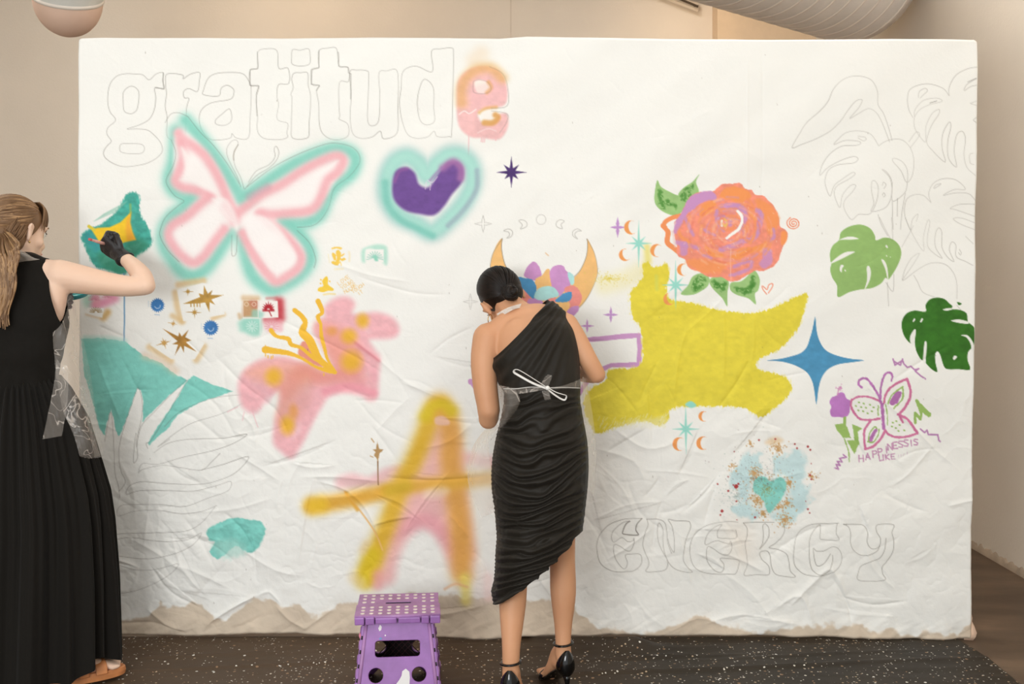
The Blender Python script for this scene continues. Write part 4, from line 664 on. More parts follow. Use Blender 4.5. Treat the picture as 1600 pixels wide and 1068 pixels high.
for k in range(210):
    x = rg.uniform(130, 1500); y = 60 + 930 * rg.random() ** .55; L = rg.uniform(30, 110) * (.6 + .6 * (y > 500)); a_ = rg.choice([rg.gauss(.75, .3), rg.gauss(-.55, .35), rg.gauss(.1, .3), rg.gauss(1.3, .3)])
    b_ = rg.uniform(-.12, .12); x2 = x + L * math.cos(a_); y2 = y + L * math.sin(a_)
    if not (125 < x2 < 1520 and 62 < y2 < 985): continue
    k_ = .25 + .75 * min(max((y - 380) / 350, 0), 1)
    crease([(x, y), ((x + x2) / 2 - L * b_ * math.sin(a_), (y + y2) / 2 + L * b_ * math.cos(a_)), (x2, y2)], rg.uniform(2, 5), rg.choice([-1, 1]) * rg.uniform(.0014, .0044) * k_, rg.uniform(-1, 1))
Hh *= 1.15
hem = np.clip((PY - (bot[None, :] - 45)) / 45, 0, 1); Hh += hem * (fbm(PX, PY * .5, 46, 33) - .4) * .038 + hem * np.abs(fbm(PX * .7 + PY, PY * .8, 30, 35) - .5) * .02 + hem ** 3 * .004
# round the cloth over its frame at the borders
for dist in (PX - 121.5, right[:, None] - PX, PY - top[None, :], bot[None, :] - PY):
    e_ = np.clip(1 - dist / 4.0, 0, 1); Hh -= .010 * e_ ** 2
CX = (PX - 800) / 385; CZ = ZC - (PY - 443) / 385
M_can = bpy.data.materials.new('painted_canvas'); M_can.use_nodes = True; nt = M_can.node_tree; b = nt.nodes['Principled BSDF']
at = nt.nodes.new('ShaderNodeVertexColor'); at.layer_name = 'paint'; nt.links.new(at.outputs['Color'], b.inputs['Base Color'])
b.inputs['Roughness'].default_value = .72; b.inputs['Specular IOR Level'].default_value = .3
tc = nt.nodes.new('ShaderNodeTexCoord'); n2 = nt.nodes.new('ShaderNodeTexNoise'); n2.inputs['Scale'].default_value = 160; n2.inputs['Detail'].default_value = 3
bp = nt.nodes.new('ShaderNodeBump'); bp.inputs['Strength'].default_value = .25; bp.inputs['Distance'].default_value = .002
nt.links.new(tc.outputs['Object'], n2.inputs['Vector']); nt.links.new(n2.outputs['Fac'], bp.inputs['Height']); nt.links.new(bp.outputs['Normal'], b.inputs['Normal'])
canvas = empty('painted_canvas', (0, 0, 0), 'huge white painted canvas stretched upright, covered with unfinished flowers, hearts and lettering', 'canvas')
fr = grid_mesh('cloth', CX, -Hh, CZ, M_can, canvas)
ca = fr.data.color_attributes.new('paint', 'FLOAT_COLOR', 'POINT')
arr = np.ones((H * W, 4), dtype=np.float32); arr[:, :3] = lin(C_.reshape(-1, 3)); ca.data.foreach_set('color', arr.ravel())
# returns of the cloth round the frame, and the timber frame itself
M_back = mat('bare_canvas', (226, 214, 196), .85, noise=.05, bump=.3, bscale=140)
def strip(name, xs, zs, ys, dx, dz):
    n = len(xs); V = []; Fc = []
    for i in range(n): V += [(xs[i], -ys[i], zs[i]), (xs[i] - dx * .5, .01 - ys[i] * .3, zs[i] - dz * .5), (xs[i] - dx, .075, zs[i] - dz)]
    for i in range(n - 1): a = 3 * i; Fc += [(a, a + 3, a + 4, a + 1), (a + 1, a + 4, a + 5, a + 2)]
    return pydata(name, V, Fc, M_back, canvas)
strip('side_fold', CX[::4, 0], CZ[::4, 0], Hh[::4, 0], -.002, 0); strip('side_fold', CX[::4, -1], CZ[::4, -1], Hh[::4, -1], .002, 0); strip('top_fold', CX[0, ::4], CZ[0, ::4], Hh[0, ::4], 0, .002)
M_wood = mat('frame_timber', (188, 158, 120), .7, noise=.15, nscale=20)
for (c, s) in (((-1.70, .055, 1.20), (.06, .04, 2.39)), ((1.80, .055, 1.20), (.06, .04, 2.39)), ((.05, .055, 1.20), (.06, .04, 2.39)), ((.05, .055, 2.40), (3.56, .04, .06)), ((.05, .055, .10), (3.56, .04, .06))):
    bm = bmesh.new(); bx(bm, c, s, bevel=.003); bm_obj('frame_bar', bm, M_wood, canvas)
for sx in (-1.45, 1.55):   # raking props that hold the frame up from behind
    V_, F_ = tube_data([(sx, .08, 1.5), (sx, .85, 0.0)], .022, 4); pydata('prop', V_, F_, M_wood, canvas, False)
    bm = bmesh.new(); bx(bm, (sx, .50, .02), (.05, .74, .035), bevel=.003); bm_obj('prop_foot', bm, M_wood, canvas)
# loose scrap of peach cloth sticking out by the lower right corner
V = []; Fc = []; prof = [(960, 1519), (966, 1521.5), (972, 1521), (980, 1524), (988, 1526), (994, 1524), (1000, 1521), (1001, 1514)]
for i, (py, px) in enumerate(prof): V += [((1508 - 800) / 385, .012, ZC - (py - 443) / 385), ((px - 800) / 385, .006 + .01 * math.sin(i), ZC - (py - 443) / 385)]
for i in range(len(prof) - 1): a = 2 * i; Fc.append((a, a + 1, a + 3, a + 2))
o = pydata('corner_flap', V, Fc, mat('peach_cloth', (240, 205, 178), .85, noise=.06, bump=.2), canvas); o['label'] = 'loose peach scrap at the lower corner'
md = o.modifiers.new('s', 'SOLIDIFY'); md.thickness = .003
# ------------------------------------------------------------------ paint-spattered drop cloth on the floor
def floor_at(px, py, z=0.0):       # spot on the floor seen at this photo pixel
    D = F * (ZC - z) / (py - 443); return ((px - 800) * D / F, D - DC)
M_tarp = bpy.data.materials.new('spattered_drop_cloth'); M_tarp.use_nodes = True; nt = M_tarp.node_tree; b = nt.nodes['Principled BSDF']
tc = nt.nodes.new('ShaderNodeTexCoord')
def N(t, **kw):
    n = nt.nodes.new(t)
    for k, v_ in kw.items(): setattr(n, k, v_)
    return n
def mixc(fac, c1, c2):
    m = N('ShaderNodeMix', data_type='RGBA'); nt.links.new(fac, m.inputs[0])
    for i, c in ((6, c1), (7, c2)):
        if isinstance(c, tuple): m.inputs[i].default_value = c
        else: nt.links.new(c, m.inputs[i])
    return m.outputs[2]
def rgba(*c): return tuple(lin(c)) + (1,)
nz = N('ShaderNodeTexNoise'); nz.inputs['Scale'].default_value = 3; nz.inputs['Detail'].default_value = 6; nt.links.new(tc.outputs['Object'], nz.inputs['Vector'])
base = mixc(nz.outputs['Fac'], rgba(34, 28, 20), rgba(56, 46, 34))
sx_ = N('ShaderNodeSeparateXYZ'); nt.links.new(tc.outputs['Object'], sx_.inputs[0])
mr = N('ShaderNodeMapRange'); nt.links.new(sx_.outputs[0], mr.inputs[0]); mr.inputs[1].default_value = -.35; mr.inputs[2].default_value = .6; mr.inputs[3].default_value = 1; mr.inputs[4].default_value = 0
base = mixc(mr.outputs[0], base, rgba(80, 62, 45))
def spots(scale, thr, colr, den, seed):
    global base
    v_ = N('ShaderNodeTexVoronoi'); v_.inputs['Scale'].default_value = scale
    mp = N('ShaderNodeMapping'); mp.inputs['Location'].default_value = (seed, seed * 1.3, 0); nt.links.new(tc.outputs['Object'], mp.inputs['Vector'])
    dn = N('ShaderNodeTexNoise'); dn.inputs['Scale'].default_value = scale * 2.2; nt.links.new(mp.outputs[0], dn.inputs['Vector'])
    ad = N('ShaderNodeVectorMath', operation='MULTIPLY_ADD'); nt.links.new(dn.outputs['Color'], ad.inputs[0]); ad.inputs[1].default_value = (.35 / scale,) * 3; nt.links.new(mp.outputs[0], ad.inputs[2])
    nt.links.new(ad.outputs[0], v_.inputs['Vector'])
    sp_ = N('ShaderNodeSeparateColor'); nt.links.new(v_.outputs['Color'], sp_.inputs[0])
    # radius from the cell's own random value: only some cells get a drop
    r_ = N('ShaderNodeMapRange'); nt.links.new(sp_.outputs[0], r_.inputs[0]); r_.inputs[1].default_value = den; r_.inputs[2].default_value = 1; r_.inputs[3].default_value = 0; r_.inputs[4].default_value = thr
    lt = N('ShaderNodeMath', operation='LESS_THAN'); nt.links.new(v_.outputs['Distance'], lt.inputs[0]); nt.links.new(r_.outputs[0], lt.inputs[1])
    cn = N('ShaderNodeTexNoise'); cn.inputs['Scale'].default_value = 2.2; nt.links.new(mp.outputs[0], cn.inputs['Vector'])
    gt = N('ShaderNodeMath', operation='GREATER_THAN'); nt.links.new(cn.outputs['Fac'], gt.inputs[0]); gt.inputs[1].default_value = .44
    mu = N('ShaderNodeMath', operation='MULTIPLY'); nt.links.new(lt.outputs[0], mu.inputs[0]); nt.links.new(gt.outputs[0], mu.inputs[1])
    base = mixc(mu.outputs[0], base, colr)
spots(40, .26, rgba(150, 118, 88), .62, 3.1); spots(60, .28, rgba(190, 165, 135), .60, 7.7); spots(52, .26, rgba(226, 220, 208), .72, 11.3); spots(85, .32, rgba(214, 206, 192), .66, 17.9); spots(30, .17, rgba(236, 232, 224), .86, 23.0)
nt.links.new(base, b.inputs['Base Color']); b.inputs['Roughness'].default_value = .62; b.inputs['Specular IOR Level'].default_value = .35
nn = N('ShaderNodeTexNoise'); nn.inputs['Scale'].default_value = 260; nt.links.new(tc.outputs['Object'], nn.inputs['Vector']); bp = N('ShaderNodeBump'); bp.inputs['Strength'].default_value = .3; bp.inputs['Distance'].default_value = .002
nt.links.new(nn.outputs['Fac'], bp.inputs['Height']); nt.links.new(bp.outputs['Normal'], b.inputs['Normal'])
# outline: right edge runs diagonally from under the canvas towards the camera
nu_, nv_ = 520, 190
yy = np.linspace(-1.9, 0.03, nv_)[:, None] * np.ones((1, nu_)); ss = np.linspace(0, 1, nu_)[None, :] * np.ones((nv_, 1))
redge = np.interp(yy[:, 0], [-1.9, -.62, -.40, -.22, -.08, .06], [2.60, 1.875, 1.85, 1.83, 1.81, 1.80])
e0 = floor_at(1497, 1000); e1 = floor_at(1545, 1030); e2 = floor_at(1590, 1068)
redge = np.interp(yy[:, 0], [-1.9, e2[1], e1[1], e0[1], .06], [e2[0] + .55, e2[0], e1[0], e0[0], e0[0] - .03])
xx = -2.6 + ss * (redge[:, None] + 2.6)
zz = .005 + (fbm(xx * 100, yy * 220, 40, 5) - .45) * .010 + (fbm(xx * 100 + yy * 90, yy * 300, 14, 15) - .5) * .004
for (x_, y_, lx, ly, h_) in ((.47, -.115, .09, .024, .040), (.33, -.12, .16, .02, .012), (.60, -.13, .2, .02, .012), (-.9, -.30, .9, .012, .010), (-1.2, -.20, .7, .012, .008), (.9, -.32, .8, .014, .010), (.1, -.42, .5, .012, .009), (-.3, -.50, .6, .012, .009), (.55, -.22, .3, .010, .012), (1.2, -.18, .4, .010, .007), (.2, -.13, .35, .012, .016)):
    zz += h_ * np.exp(-((xx - x_) / lx) ** 2 - ((yy - y_ - .12 * (xx - x_)) / ly) ** 2)
zz = np.maximum(np.where(yy > -.06, .004, zz), .003)
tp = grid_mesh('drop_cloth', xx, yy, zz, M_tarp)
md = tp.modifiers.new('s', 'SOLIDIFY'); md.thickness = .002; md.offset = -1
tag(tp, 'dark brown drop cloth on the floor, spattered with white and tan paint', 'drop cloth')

# ------------------------------------------------------------------ ducts and light rail near the ceiling
M_duct = mat('duct_fabric', (248, 240, 233), .75, noise=.03, bump=.1, bscale=40)
def duct_ring(c, t, r, m, parent, name, w_=.012):
    t = Vector(t).normalized(); a_ = t.orthogonal().normalized(); b_ = t.cross(a_); V = []; Fc = []; n = 72
    for k in range(n):
        th = 2 * math.pi * k / n; d = a_ * math.cos(th) + b_ * math.sin(th)
        for off, rr in ((-w_, r), (-w_ * .3, r + .005), (w_ * .3, r + .005), (w_, r)): V.append(Vector(c) + d * rr + t * off)
    for k in range(n):
        for j in range(3): Fc.append((4 * k + j, 4 * ((k + 1) % n) + j, 4 * ((k + 1) % n) + j + 1, 4 * k + j + 1))
    return pydata(name, V, Fc, m, parent)
# big ribbed duct: rises to the left, cut by the top of the frame
Dd = 6.2
p1 = P(1405, -15, Dd); 
du = empty('ribbed_duct', (1.6, 1.9, 3.45), 'big pale ribbed round duct under the ceiling above the canvas right half', 'duct')
path = [Vector((2.20, 2.42, 3.44)).lerp(Vector((-.6, .05, 3.50)), k / 60) for k in range(61)]
rd = .46
V_, F_ = tube_data(path, rd, 72); pydata('duct_body', V_, F_, M_duct, du)
M_rib = mat('duct_rib', (240, 228, 214), .6)
for i in range(1, len(path) - 1, 2): duct_ring(path[i], path[i + 1] - path[i - 1], rd + .001, M_rib, du, 'rib', .009)
# end of the second duct, upper left, with a seam ring and a domed cap
Dl = 5.6; c0 = P(106, -2, Dl); R_ = 52 * Dl / F
d2 = empty('duct_end', c0, 'rounded end of a pale duct hanging at the upper left above the canvas corner', 'duct')
ax = Vector((.22, -.55, 1)).normalized()
prof = [(R_ * math.sin(t), -R_ * 1.15 * math.cos(t)) for t in np.linspace(0.02, math.pi / 2, 14)]
def lathe(name, c, axis, prof, m, parent, n=64, fn=None):
    a_ = axis.orthogonal().normalized(); b_ = axis.cross(a_); V = []; Fc = []
    for j, (r, h) in enumerate(prof):
        for k in range(n):
            th = 2 * math.pi * k / n; rr = r * (1 + (fn(th, j / len(prof)) if fn else 0)); V.append(Vector(c) + a_ * (rr * math.cos(th)) + b_ * (rr * math.sin(th)) + axis * h)
    for j in range(len(prof) - 1):
        for k in range(n): Fc.append((j * n + k, j * n + (k + 1) % n, (j + 1) * n + (k + 1) % n, (j + 1) * n + k))
    return pydata(name, V, Fc, m, parent)
lathe('cap', c0, ax, prof, mat('duct_cap', (240, 206, 184), .7, noise=.05, bump=.2, bscale=12, nscale=3), d2, fn=lambda th, j: .02 * math.sin(5 * th) * (1 - j))
lathe('duct_body', c0, ax, [(R_, 0), (R_ * 1.0, .12), (R_, .45), (R_, 1.35)], mat('duct_white', (214, 212, 204), .6, bump=.1), d2)
duct_ring(c0 + ax * .004, ax, R_ + .001, mat('seam', (232, 222, 210), .6), d2, 'seam_ring', .01)
# light rail on the back wall near the corner
M_alu = mat('rail_metal', (226, 214, 196), .35, metallic=.3); M_dark = mat('rail_dark', (70, 58, 46), .6)
lr = empty('light_rail', P(1066, 4, 8.9), 'slim white metal rail fixed high on the back wall behind the canvas', 'rail')
a0 = P(960, -34, 8.90); a1 = P(1091, 16, 8.90)
for off, rr, m_ in ((0, .016, M_alu), (.055, .010, M_dark), (.10, .014, M_alu)):
    V_, F_ = tube_data([a0 + Vector((0, 0, off)), a1 + Vector((0, 0, off * .55))], rr, 4); pydata('bar', V_, F_, m_, lr, False)
V_, F_ = tube_data([a1 + Vector((-.02, 0, .05)), Vector((a1.x - .02, YB, a1.z + .05))], .01, 6); pydata('bracket', V_, F_, M_dark, lr)
V_, F_ = tube_data([a0 + Vector((.1, 0, .05)), Vector((a0.x + .1, YB, a0.z + .05))], .01, 6); pydata('bracket', V_, F_, M_dark, lr)

# ------------------------------------------------------------------ purple folding step stool
PURP = (160, 112, 178)
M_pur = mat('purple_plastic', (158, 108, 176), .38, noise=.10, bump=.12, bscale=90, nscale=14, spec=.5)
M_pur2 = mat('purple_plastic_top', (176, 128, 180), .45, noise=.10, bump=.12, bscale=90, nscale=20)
M_under = mat('dark_lattice_plastic', (34, 24, 26), .5)
stool = empty('step_stool', (-.402, -.55, 0.012), 'purple plastic folding step stool with white grip dots, spattered with paint', 'step stool')
def poly_plate(name, outer, holes, th, M, m, parent, bev=.0015):
    cu = bpy.data.curves.new(name, 'CURVE'); cu.dimensions = '2D'; cu.fill_mode = 'BOTH'; cu.extrude = th / 2; cu.bevel_depth = bev; cu.bevel_resolution = 1
    for o_ in [outer] + holes:
        s = cu.splines.new('POLY'); s.points.add(len(o_) - 1); s.use_cyclic_u = True
        for i, (x, y) in enumerate(o_): s.points[i].co = (x, y, 0, 1)
    t_ = bpy.data.objects.new('t', cu); COL.objects.link(t_); dg = bpy.context.evaluated_depsgraph_get()
    me = bpy.data.meshes.new_from_object(t_.evaluated_get(dg)); bpy.data.objects.remove(t_); bpy.data.curves.remove(cu)
    me.transform(M); return mesh_obj(name, me, m, parent, smooth=False)
def rrect(x0, y0, x1, y1, r, n=5):
    out = []
    for cx, cy, a0_ in ((x1 - r, y0 + r, -90), (x1 - r, y1 - r, 0), (x0 + r, y1 - r, 90), (x0 + r, y0 + r, 180)):
        for k in range(n + 1): a_ = math.radians(a0_ + 90 * k / n); out.append((cx + r * math.cos(a_), cy + r * math.sin(a_)))
    return out
def circ(x, y, r, n=28): return [(x + r * math.cos(2 * math.pi * k / n), y + r * math.sin(2 * math.pi * k / n)) for k in range(n)]
# local frame: origin on the floor under the top, x right, y away from the camera; slight turn
RS = Matrix.Translation(stool.location) @ Matrix.Rotation(math.radians(5.0), 4, 'Z')
HT = .302; WT = .290; DT = .25
# top: two leaves meeting in a middle seam, lip at the front
for s_, y0_, y1_ in ((0, -DT / 2, -.002), (1, .0, DT / 2)):
    hole = []
    if s_ == 0: out_ = [(-WT/2, y0_), (WT/2, y0_), (WT/2, y1_), (.075, y1_), (.070, y1_ + .030), (-.070, y1_ + .030), (-.075, y1_), (-WT/2, y1_)]; hole = [[(x, y + .004) for x, y in rrect(-.047, .001, .047, .019, .0085)]]
    else: out_ = [(-WT/2 + .004, y1_), (-WT/2 + .004, y0_), (-.077, y0_), (-.072, y0_ + .032), (.072, y0_ + .032), (.077, y0_), (WT/2 - .004, y0_), (WT/2 - .004, y1_)]
    poly_plate('top_leaf', out_, hole, .012, RS @ Matrix.Translation((0, 0, HT - .006)), M_pur2, stool)
bm = bmesh.new(); bx(bm, (0, .012, HT - .0095), (.0935, .0185, .003), RS); bm_obj('slot_shade_floor', bm, mat('slot_shade', (22, 14, 30), .5), stool)  # near-black plate paints the shade at the bottom of the handle slot
poly_plate('slot_shade_ring', [(x, y + .004) for x, y in rrect(-.0468, .0012, .0468, .0188, .0083)], [[(x, y + .004) for x, y in rrect(-.0452, .0028, .0452, .0172, .007)]], .0122, RS @ Matrix.Translation((0, 0, HT - .0057)), bpy.data.materials['slot_shade'], stool, 0)  # thin dark ring added so the slot walls look shaded
for (xa, xb) in ((-.146, -.112), (-.110, -.078), (-.076, -.002), (.002, .078), (.080, .108), (.110, .146)):   # knuckles of the front hinge
    bm = bmesh.new(); bx(bm, ((xa + xb) / 2, -DT / 2 - .004, HT - .015), (xb - xa - .0015, .016, .020 if (xb - xa) > .04 else .026), RS, bevel=.004); bm_obj('hinge_knuckle', bm, M_pur, stool)
M_dot = mat('grip_dot', (232, 218, 208), .7, noise=.08, nscale=90); M_doty = mat('grip_dot_yellow', (226, 186, 96), .7)
dm = None
rows = [-.090, -.073, -.056, -.036, .040, .062, .085]
for ri, ry in enumerate([-.104, -.070, -.036, .024, .064, .102]):
    for ci in range(9):
        cx_ = -.120 + ci * .030
        if ry in (.024,) and abs(cx_) < .08: continue
        if ry == -.036 and abs(cx_) < .01 and False: continue
        if dm is None:
            bm = bmesh.new(); bmesh.ops.create_cone(bm, cap_ends=True, segments=14, radius1=.0080, radius2=.0070, depth=.0024); dm = bpy.data.meshes.new('grip_dot'); bm.to_mesh(dm); bm.free(); dm.materials.append(M_dot)
        o = bpy.data.objects.new('grip_dot', dm); link(o, stool); o.matrix_parent_inverse = Matrix.Translation(stool.location).inverted(); o.matrix_world = RS @ Matrix.Translation((cx_, ry, HT + .002))
# dried paint smears on the tread
for (x, y, rx, ry_, c) in ((.075, .060, .012, .012, (120, 96, 92)), (.100, .078, .012, .006, (92, 72, 70)), (.0, .06, .03, .008, (140, 130, 150)), (-.10, .062, .008, .006, (226, 180, 90)), (.035, .052, .02, .004, (150, 146, 160)), (.02, -.06, .012, .008, (140, 140, 170)), (-.125, .05, .014, .012, (226, 216, 206)), (-.12, -.098, .012, .006, (222, 214, 206)), (.115, -.045, .008, .012, (232, 224, 190)), (.105, .09, .008, .006, (226, 170, 100))):
    rg = random.Random(int(x * 1000)); pts = [(x + rx * math.cos(t) * rg.uniform(.6, 1.1), y + ry_ * math.sin(t) * rg.uniform(.6, 1.1)) for t in np.linspace(0, 6.0, 12)]
    poly_plate('paint_smear', pts, [], .0008, RS @ Matrix.Translation((0, 0, HT + .0008)), mat('dried_paint', c, .6), stool, 0)
# front and rear leg panels (tapering outwards), each with a hand hole and two round holes
def leg_panel(side, m):
    L = HT - .012; tw, bw = .118, .150; hy = L
    out_ = [(-bw, 0), (-.095, 0), (-.075, .022), (.075, .022), (.095, 0), (bw, 0), (tw, hy), (-tw, hy)]
    holes = [rrect(-.078, .165, .078, .222, .012), circ(-.073, .108, .0265), circ(.073, .108, .0265), circ(0, .062, .02)]
    splay = .060
    tilt = math.atan2(splay, L)
    M = RS @ Matrix.Translation((0, side * (DT / 2 - .018 + splay), 0)) @ Matrix.Rotation(side * tilt, 4, 'X') @ Matrix.Rotation(math.pi / 2, 4, 'X')
    o = poly_plate('leg_panel', out_, holes, .006, M, m, stool, .002)
    return M
Mf = leg_panel(-1, M_pur); Mb = leg_panel(1, M_pur)
for sx in (-1, 1):      # round ribs down both borders of the front panel
    V_, F_ = tube_data([Mf @ Vector((sx * .139, .0, .004)), Mf @ Vector((sx * .106, .285, .004))], .0065, 10); pydata('border_rib', V_, F_, M_pur2, stool)
# side panels folding inwards, joined to both leg panels by rows of hinge knuckles
for sx in (-1, 1):
    q = [Mf @ Vector((sx * .150, 0, 0)), Mf @ Vector((sx * .119, .275, 0)), Mb @ Vector((sx * .119, .275, 0)), Mb @ Vector((sx * .150, 0, 0))]
    V = []; 
    for off in (0, -.005):
        for p_ in q: V.append(p_ + RS.to_3x3() @ Vector((sx * off, 0, 0)))
    pydata('side_panel', V, [(0, 1, 2, 3), (7, 6, 5, 4), (0, 4, 5, 1), (1, 5, 6, 2), (2, 6, 7, 3), (3, 7, 4, 0)], M_pur, stool, False)
    for MM, zs in ((Mf, .004), (Mb, 0)):
        for k in range(6):
            t0 = .012 + k * .046; t1 = t0 + .026
            V_, F_ = tube_data([MM @ Vector((sx * (.150 - .031 * t / .275), t, -.002)) for t in (t0, t1)], .0062, 8); pydata('side_hinge', V_, F_, M_pur if k % 2 else M_pur2, stool)
            if MM is Mf:
                V_, F_ = tube_data([MM @ Vector((sx * (.147 - .031 * t / .275), t, .0045)) for t in (t1 + .004, t1 + .016)], .0032, 6); pydata('hinge_gap', V_, F_, M_under, stool)
# dark lattice on the inner side of the rear panel, seen through the openings
for k in range(-9, 10):
    for sgn in (-1, 1):
        x0_ = k * .022; a_ = (x0_ - sgn * .05, .060); c_ = (x0_ + sgn * .05, .172)
        if max(abs(a_[0]), abs(c_[0])) > .105: continue
        V_, F_ = tube_data([Mb @ Vector((a_[0], a_[1], .008)), Mb @ Vector((c_[0], c_[1], .008))], .0016, 4); pydata('lattice_rib', V_, F_, mat('lattice', (84, 58, 60), .5) if 'lattice' not in bpy.data.materials else bpy.data.materials['lattice'], stool, False)
poly_plate('lattice_back', [(-.128, .04), (.128, .04), (.110, .26), (-.110, .26)], [circ(-.073, .108, .0268), circ(.073, .108, .0268)], .002, Mb @ Matrix.Translation((0, 0, .005)), M_under, stool, 0)
bm = bmesh.new(); bx(bm, (0, 0, HT - .018), (WT - .05, DT - .03, .006), RS); bm_obj('underside', bm, M_under, stool)
# white paint blobs on the front panel
def blob_paint(cx, cy, pts, c):
    poly_plate('paint_blob', [(cx + x, cy + y) for x, y in pts], [], .001, Mf @ Matrix.Translation((0, 0, .0052)), mat('dried_paint', c, .6), stool, 0)
blob_paint(.028, .100, [(0, .028), (.012, .018), (.014, .0), (.012, -.03), (-.02, -.03), (-.032, -.02), (-.022, -.008), (-.014, .006), (-.012, .02)], (228, 224, 222))
blob_paint(-.060, .262, [(0, .012), (.006, .004), (.004, -.006), (-.002, -.010), (-.006, .0)], (232, 226, 226))
blob_paint(-.042, .238, [(0, .003), (.003, 0), (0, -.003), (-.003, 0)], (232, 226, 226)); blob_paint(-.058, .228, [(0, .005), (.006, 0), (0, -.005), (-.006, 0)], (110, 140, 190)); blob_paint(-.128, .24, [(0, .012), (.004, 0), (0, -.012), (-.004, 0)], (206, 120, 140))
# ------------------------------------------------------------------ bodies: tapered chains joined by a voxel remesh into one skin
def chain(bm, pts, rads, n=16, squash=None, axis=None):
    """pts: world points, rads: radius or (side radius, depth radius) with side axis given by axis"""
    pts = [Vector(p) for p in pts]
    rr = [(r if hasattr(r, '__len__') else (r, r)) for r in rads]
    P2 = catmull([tuple(p) + tuple(r) for p, r in zip(pts, rr)], False, 4)
    ax0 = Vector(axis) if axis else None; rings = []; prev = None
    for i in range(len(P2)):
        c = Vector(P2[i][:3]); t = (Vector(P2[min(i + 1, len(P2) - 1)][:3]) - Vector(P2[max(i - 1, 0)][:3])).normalized()
        if ax0 is not None: a = (ax0 - t * ax0.dot(t)).normalized()
        elif prev is None: a = t.orthogonal().normalized()
        else: a = (prev - t * prev.dot(t)).normalized()
        prev = a; b_ = t.cross(a); ra, rb = P2[i][3], P2[i][4]
        rings.append((c, t, a, b_, ra, rb))
    def ring(c, a, b_, ra, rb): return [bm.verts.new(c + a * (ra * math.cos(2 * math.pi * k / n)) + b_ * (rb * math.sin(2 * math.pi * k / n))) for k in range(n)]
    L = []
    c, t, a, b_, ra, rb = rings[0]; m = min(ra, rb)
    for q in (.95, .7, .35): L.append(ring(c - t * m * q, a, b_, ra * math.sqrt(1 - q * q), rb * math.sqrt(1 - q * q)))
    for c, t, a, b_, ra, rb in rings: L.append(ring(c, a, b_, ra, rb))
    m = min(ra, rb)
    for q in (.35, .7, .95): L.append(ring(c + t * m * q, a, b_, ra * math.sqrt(1 - q * q), rb * math.sqrt(1 - q * q)))
    for i in range(len(L) - 1):
        for k in range(n): bm.faces.new((L[i][k], L[i][(k + 1) % n], L[i + 1][(k + 1) % n], L[i + 1][k]))
    bm.faces.new(L[0][::-1]); bm.faces.new(L[-1])
def ball(bm, c, r, M=None, seg=20):
    s = bmesh.ops.create_uvsphere(bm, u_segments=seg, v_segments=seg // 2 + 2, radius=1.0)
    r = r if hasattr(r, '__len__') else (r, r, r)
    for v_ in s['verts']:
        p = Vector((v_.co.x * r[0], v_.co.y * r[1], v_.co.z * r[2]))
        v_.co = (M @ p if M is not None else p) + Vector(c)
def skin(name, bm, voxel, smooth, m, parent, build=True):
    me = bpy.data.meshes.new(name); bmesh.ops.recalc_face_normals(bm, faces=bm.faces); bm.to_mesh(me); bm.free()
    o = bpy.data.objects.new(name, me); COL.objects.link(o)
    md = o.modifiers.new('r', 'REMESH'); md.mode = 'VOXEL'; md.voxel_size = voxel; md.use_smooth_shade = True
    if smooth: md2 = o.modifiers.new('s', 'SMOOTH'); md2.factor = .5; md2.iterations = smooth
    dg = bpy.context.evaluated_depsgraph_get(); me2 = bpy.data.meshes.new_from_object(o.evaluated_get(dg)); bpy.data.objects.remove(o); bpy.data.meshes.remove(me)
    me2.name = name
    return mesh_obj(name, me2, m, parent) if build else me2
def cut(me, co, no, clear_outer=True):
    bm = bmesh.new(); bm.from_mesh(me)
    bmesh.ops.bisect_plane(bm, geom=bm.verts[:] + bm.edges[:] + bm.faces[:], plane_co=co, plane_no=no, clear_outer=clear_outer); bm.to_mesh(me); bm.free()
def displace(me, fn):
    n = len(me.vertices); co = np.zeros(n * 3, np.float32); no = np.zeros(n * 3, np.float32)
    me.vertices.foreach_get('co', co); me.vertex_normals.foreach_get('vector', no); co = co.reshape(-1, 3); no = no.reshape(-1, 3)
    d = fn(co, no); co = co + (no * d[:, None] if d.ndim == 1 else d); me.vertices.foreach_set('co', co.astype(np.float32).ravel()); me.update()
def proj(co):       # world -> photo pixel (used to drive fold patterns measured on the photograph)
    D = co[:, 1] + DC; return 800 + co[:, 0] * F / D, 443 - (co[:, 2] - ZC) * F / D, D

def skin_mat(name, c, c2):
    m = mat(name, c, .52, ncol=c2, bump=.06, bscale=300, nscale=5, spec=.35); b = m.node_tree.nodes['Principled BSDF']
    b.inputs['Subsurface Weight'].default_value = .08; b.inputs['Subsurface Radius'].default_value = (.012, .005, .003); return m
M_skinA = skin_mat('skin_warm', (214, 160, 122), (206, 150, 112)); M_skinB = skin_mat('skin_fair', (238, 204, 180), (232, 194, 168))
M_black = mat('black_fabric', (31, 26, 19), .58, sheen=.03, bump=.2, bscale=500, spec=.24)
M_black2 = mat('black_crepe', (22, 19, 15), .8, sheen=.04, bump=.2, bscale=600, spec=.15)
M_glove = mat('black_nitrile', (34, 30, 30), .42, bump=.4, bscale=90, spec=.5)
M_hairK = mat('black_hair', (30, 20, 14), .45, spec=.25, noise=.3, nscale=60); M_hairB = mat('blonde_hair', (136, 102, 70), .5, ncol=(104, 75, 49), nscale=9, spec=.4)
M_hairB2 = mat('blonde_hair_light', (176, 138, 98), .5, ncol=(140, 106, 72), nscale=20, spec=.4)
M_patent = mat('patent_leather', (9, 8, 8), .10, spec=.45); M_tan = mat('tan_leather', (206, 134, 82), .5, noise=.08, nscale=30, bump=.1)
